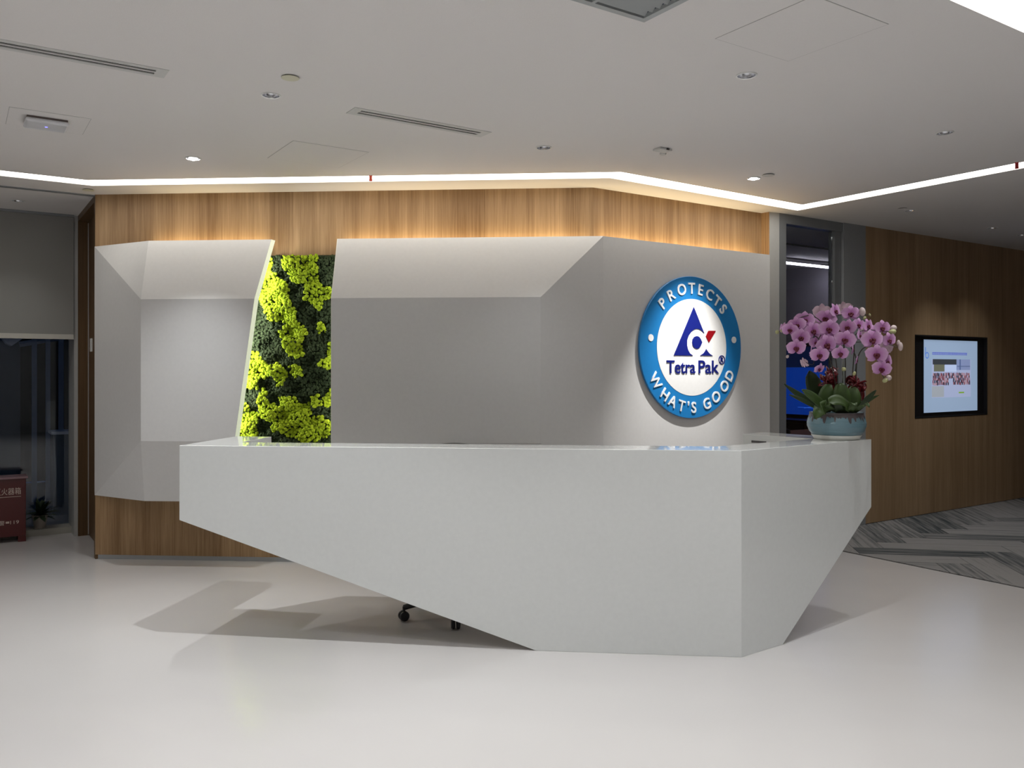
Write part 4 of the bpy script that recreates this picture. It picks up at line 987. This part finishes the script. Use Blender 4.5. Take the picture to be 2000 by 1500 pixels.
for b in ((1684.5,609,12,18,5.14,'budpink',-10),(1745,641,12,13,5.08,'budpink',60),(1743,648,15,10,5.07,'bud',-10),(1755,670,7,12,5.04,'budpink',0),(1759,677,9,17,5.02,'budpink',0),(1736,738,11,11,5.0,'budpink',0),(1729,743,12,8,5.0,'bud',-30),
          (1648,721,9,8,5.05,'bud',0),(1518,648.5,8,8,5.12,'bud',0),(1526.5,646,6,6,5.12,'bud',0),(1538,696.5,6,7,5.06,'budpink',30),(1689,621,6,7,5.12,'bud',40),(1668.5,729.6,6,9,5.06,'bud',20),(1699,615,6,3,5.1,'bud',60)): bud(*b[:5], M[b[5]], b[6])
M['stem'] = mat('dark_stem', (.035, .03, .02), .5)
def catm(P, k=5):
    P = [P[0]]+list(P)+[P[-1]]; out = []
    for i in range(1, len(P)-2):
        for q in range(k):
            t = q/k; a, b, c, d = P[i-1], P[i], P[i+1], P[i+2]
            out.append((b*2+(c-a)*t+(a*2-b*5+c*4-d)*t*t+(b*3-a-c*3+d)*t*t*t)*.5)
    out.append(P[-2]); return out
for st in ([(1640,800,5.16),(1637,760,5.16),(1632,700,5.17),(1620,650,5.2),(1590,618,5.2),(1560,622,5.18),(1535,642,5.14),(1519,648,5.12)],
           [(1636,800,5.12),(1630,740,5.12),(1615,685,5.13),(1590,655,5.14),(1566,660,5.1),(1548,685,5.08),(1538,697,5.06)],
           [(1645,800,5.2),(1646,730,5.2),(1648,660,5.22),(1630,624,5.23),(1645,614,5.2),(1680,614,5.15),(1700,615,5.1)],
           [(1652,800,5.14),(1651,740,5.13),(1650,690,5.1),(1640,650,5.12),(1618,640,5.12),(1600,660,5.1),(1592,690,5.06),(1588,712,5.04),(1574,708,5.06)],
           [(1663,800,5.14),(1664,750,5.12),(1668,690,5.14),(1670,655,5.15),(1690,645,5.16),(1720,646,5.12),(1744,648,5.07)],
           [(1668,800,5.16),(1669,745,5.15),(1672,700,5.13),(1660,672,5.12),(1680,668,5.1),(1715,668,5.06),(1757,679,5.03)],
           [(1672,800,5.12),(1672,740,5.1),(1675,700,5.08),(1688,679,5.06),(1708,682,5.04),(1714,705,5.02),(1722,730,5.02),(1731,743,5.0)]):
    pts = catm([OLP(*p) for p in st]); MB().tube(pts, [.0042*(1-.5*i/len(pts)) for i in range(len(pts))], 6).build('stem', M['stem'], orc, smooth=True)
MB().tube([OLP(1647.5, 800, 5.13), OLP(1647.5, 690, 5.13)], .0035, 6).build('support_stake', mat('grey_green_stake', (.25, .29, .24), .6), orc)
M['leaf'] = mat('orchid_leaf', (.020, .040, .010), .5, bump=.1, bscale=20); M['leaf_light'] = mat('orchid_leaf_light', (.042, .078, .016), .5)
def leaf(p0, pm, p1, w_, m, tw=0.0, tipsharp=.55):
    a, b, c = Vector(p0), Vector(pm), Vector(p1); n_ = 9; P = []
    for i in range(n_+1):
        t = i/n_; p = a*(1-t)**2+b*2*t*(1-t)+c*t*t; d = ((b-a)*(1-t)+(c-b)*t).normalized()
        side = Vector((1, 0, 0)) if abs(d.x) < .75 else Vector((0, 0, 1)); side = (side-d*side.dot(d)).normalized()
        nr = d.cross(side); side = (side*math.cos(tw)+nr*math.sin(tw)).normalized(); nr = d.cross(side)
        if nr.y > 0: nr = -nr
        ww = w_*max(.02, math.sin(math.pi*(t*.86+.13)))**tipsharp if i < n_ else w_*.06
        for j in (-2, -1, 0, 1, 2): P.append(p+side*ww*j/2-nr*(-.004+abs(j)*.003*-1))
    mb = MB().add(P, [(i*5+j, i*5+j+1, (i+1)*5+j+1, (i+1)*5+j) for i in range(n_) for j in range(4)])
    o = mb.build('leaf', m, orc, smooth=True); s = o.modifiers.new('s', 'SOLIDIFY'); s.thickness = .003
def PX(px, py, Y): return OLP(px, py, Y)
for a in ((PX(1615,800,5.22),PX(1592,770,5.24),PX(1580,724,5.24),.056,'leaf',0,.45),
          (PX(1610,800,5.12),PX(1565,778,5.10),PX(1531,750,5.10),.020,'leaf',0,.9),
          (PX(1608,804,5.06),PX(1572,782,5.04),PX(1541,771,5.04),.013,'leaf',0,.9),
          (PX(1618,804,5.06),PX(1592,775,5.03),PX(1566,761,5.04),.026,'leaf_light',0,.6),
          (PX(1612,806,5.10),PX(1606,770,5.08),PX(1622,752,5.10),.044,'leaf_light',0,.4),
          (PX(1646,808,5.08),PX(1642,770,5.04),PX(1642,749,5.07),.052,'leaf_light',0,.4),
          (PX(1662,806,5.10),PX(1672,775,5.06),PX(1662,755,5.10),.042,'leaf_light',0,.4),
          (PX(1660,800,5.02),PX(1635,766,4.97),PX(1612,795,4.96),.034,'leaf_light',.5,.5),
          (PX(1622,800,5.04),PX(1604,785,4.94),PX(1590,818,4.955),.042,'leaf_light',0,.45),
          (PX(1672,802,5.10),PX(1690,782,5.06),PX(1710,762,5.06),.020,'leaf',0,.8),
          (PX(1672,800,5.16),PX(1695,778,5.16),PX(1717,772,5.14),.013,'leaf_light',0,.9),
          (PX(1670,800,5.04),PX(1690,782,5.0),PX(1697,797,4.98),.018,'leaf_light',0,.6),
          (PX(1660,802,5.02),PX(1668,782,4.98),PX(1668,794,4.97),.024,'leaf_light',0,.5),
          (PX(1625,804,5.2),PX(1635,780,5.25),PX(1620,757,5.26),.040,'leaf',0,.5),
          (PX(1640,804,5.04),PX(1632,786,5.0),PX(1645,776,5.02),.030,'leaf',0,.5)): leaf(*a[:4], M[a[4]], a[5], a[6])
M['ribbon'] = mat('red_satin_ribbon', (.12, .006, .010), .25, spec=.6)
def bow(cx, cy, Y, wx, hz, seed):
    r = random.Random(seed); c = OLP(cx, cy, Y); o_ = None; mb = MB()
    for k in range(13):
        a = r.uniform(0, 6.28); el = r.uniform(-.6, 1.2); L_ = r.uniform(.6, 1)
        d = Vector((math.cos(a)*math.cos(el)*wx, math.sin(a)*math.cos(el)*.05, math.sin(el)*hz))*L_; sd = Vector((r.uniform(-1, 1), r.uniform(-.4, .4), r.uniform(-1, 1))).normalized()*.013
        up = Vector((r.uniform(-1, 1), r.uniform(-1, 1), r.uniform(-1, 1)))*.02; P = []
        for i in range(9): t = i/8; p = c+d*math.sin(math.pi*t)+up*math.sin(2*math.pi*t)*1.3+Vector((0, -.01*math.cos(6*t), 0)); P += [p-sd, p+sd]
        mb.add(P, [(2*i, 2*i+1, 2*i+3, 2*i+2) for i in range(8)])
    for k in range(3):
        d = Vector((r.uniform(-.02, .02), 0, -hz*1.3)); sd = Vector((.014, 0, 0)); P = []
        for i in range(6): t = i/5; p = c+Vector(((k-1)*.02, -.01, 0))+d*t+Vector((0, .006*math.sin(9*t), 0)); P += [p-sd, p+sd]
        mb.add(P, [(2*i, 2*i+1, 2*i+3, 2*i+2) for i in range(5)])
    mb.ball(c, .012, 8, 6); o_ = mb.build('ribbon_bow', M['ribbon'], orc, smooth=True); s = o_.modifiers.new('s', 'SOLIDIFY'); s.thickness = .0012
bow(1617, 745, 5.14, .055, .055, 1); bow(1623, 733, 5.17, .035, .05, 2); bow(1671, 750, 5.12, .060, .055, 3); bow(1676, 758, 5.16, .045, .06, 4)
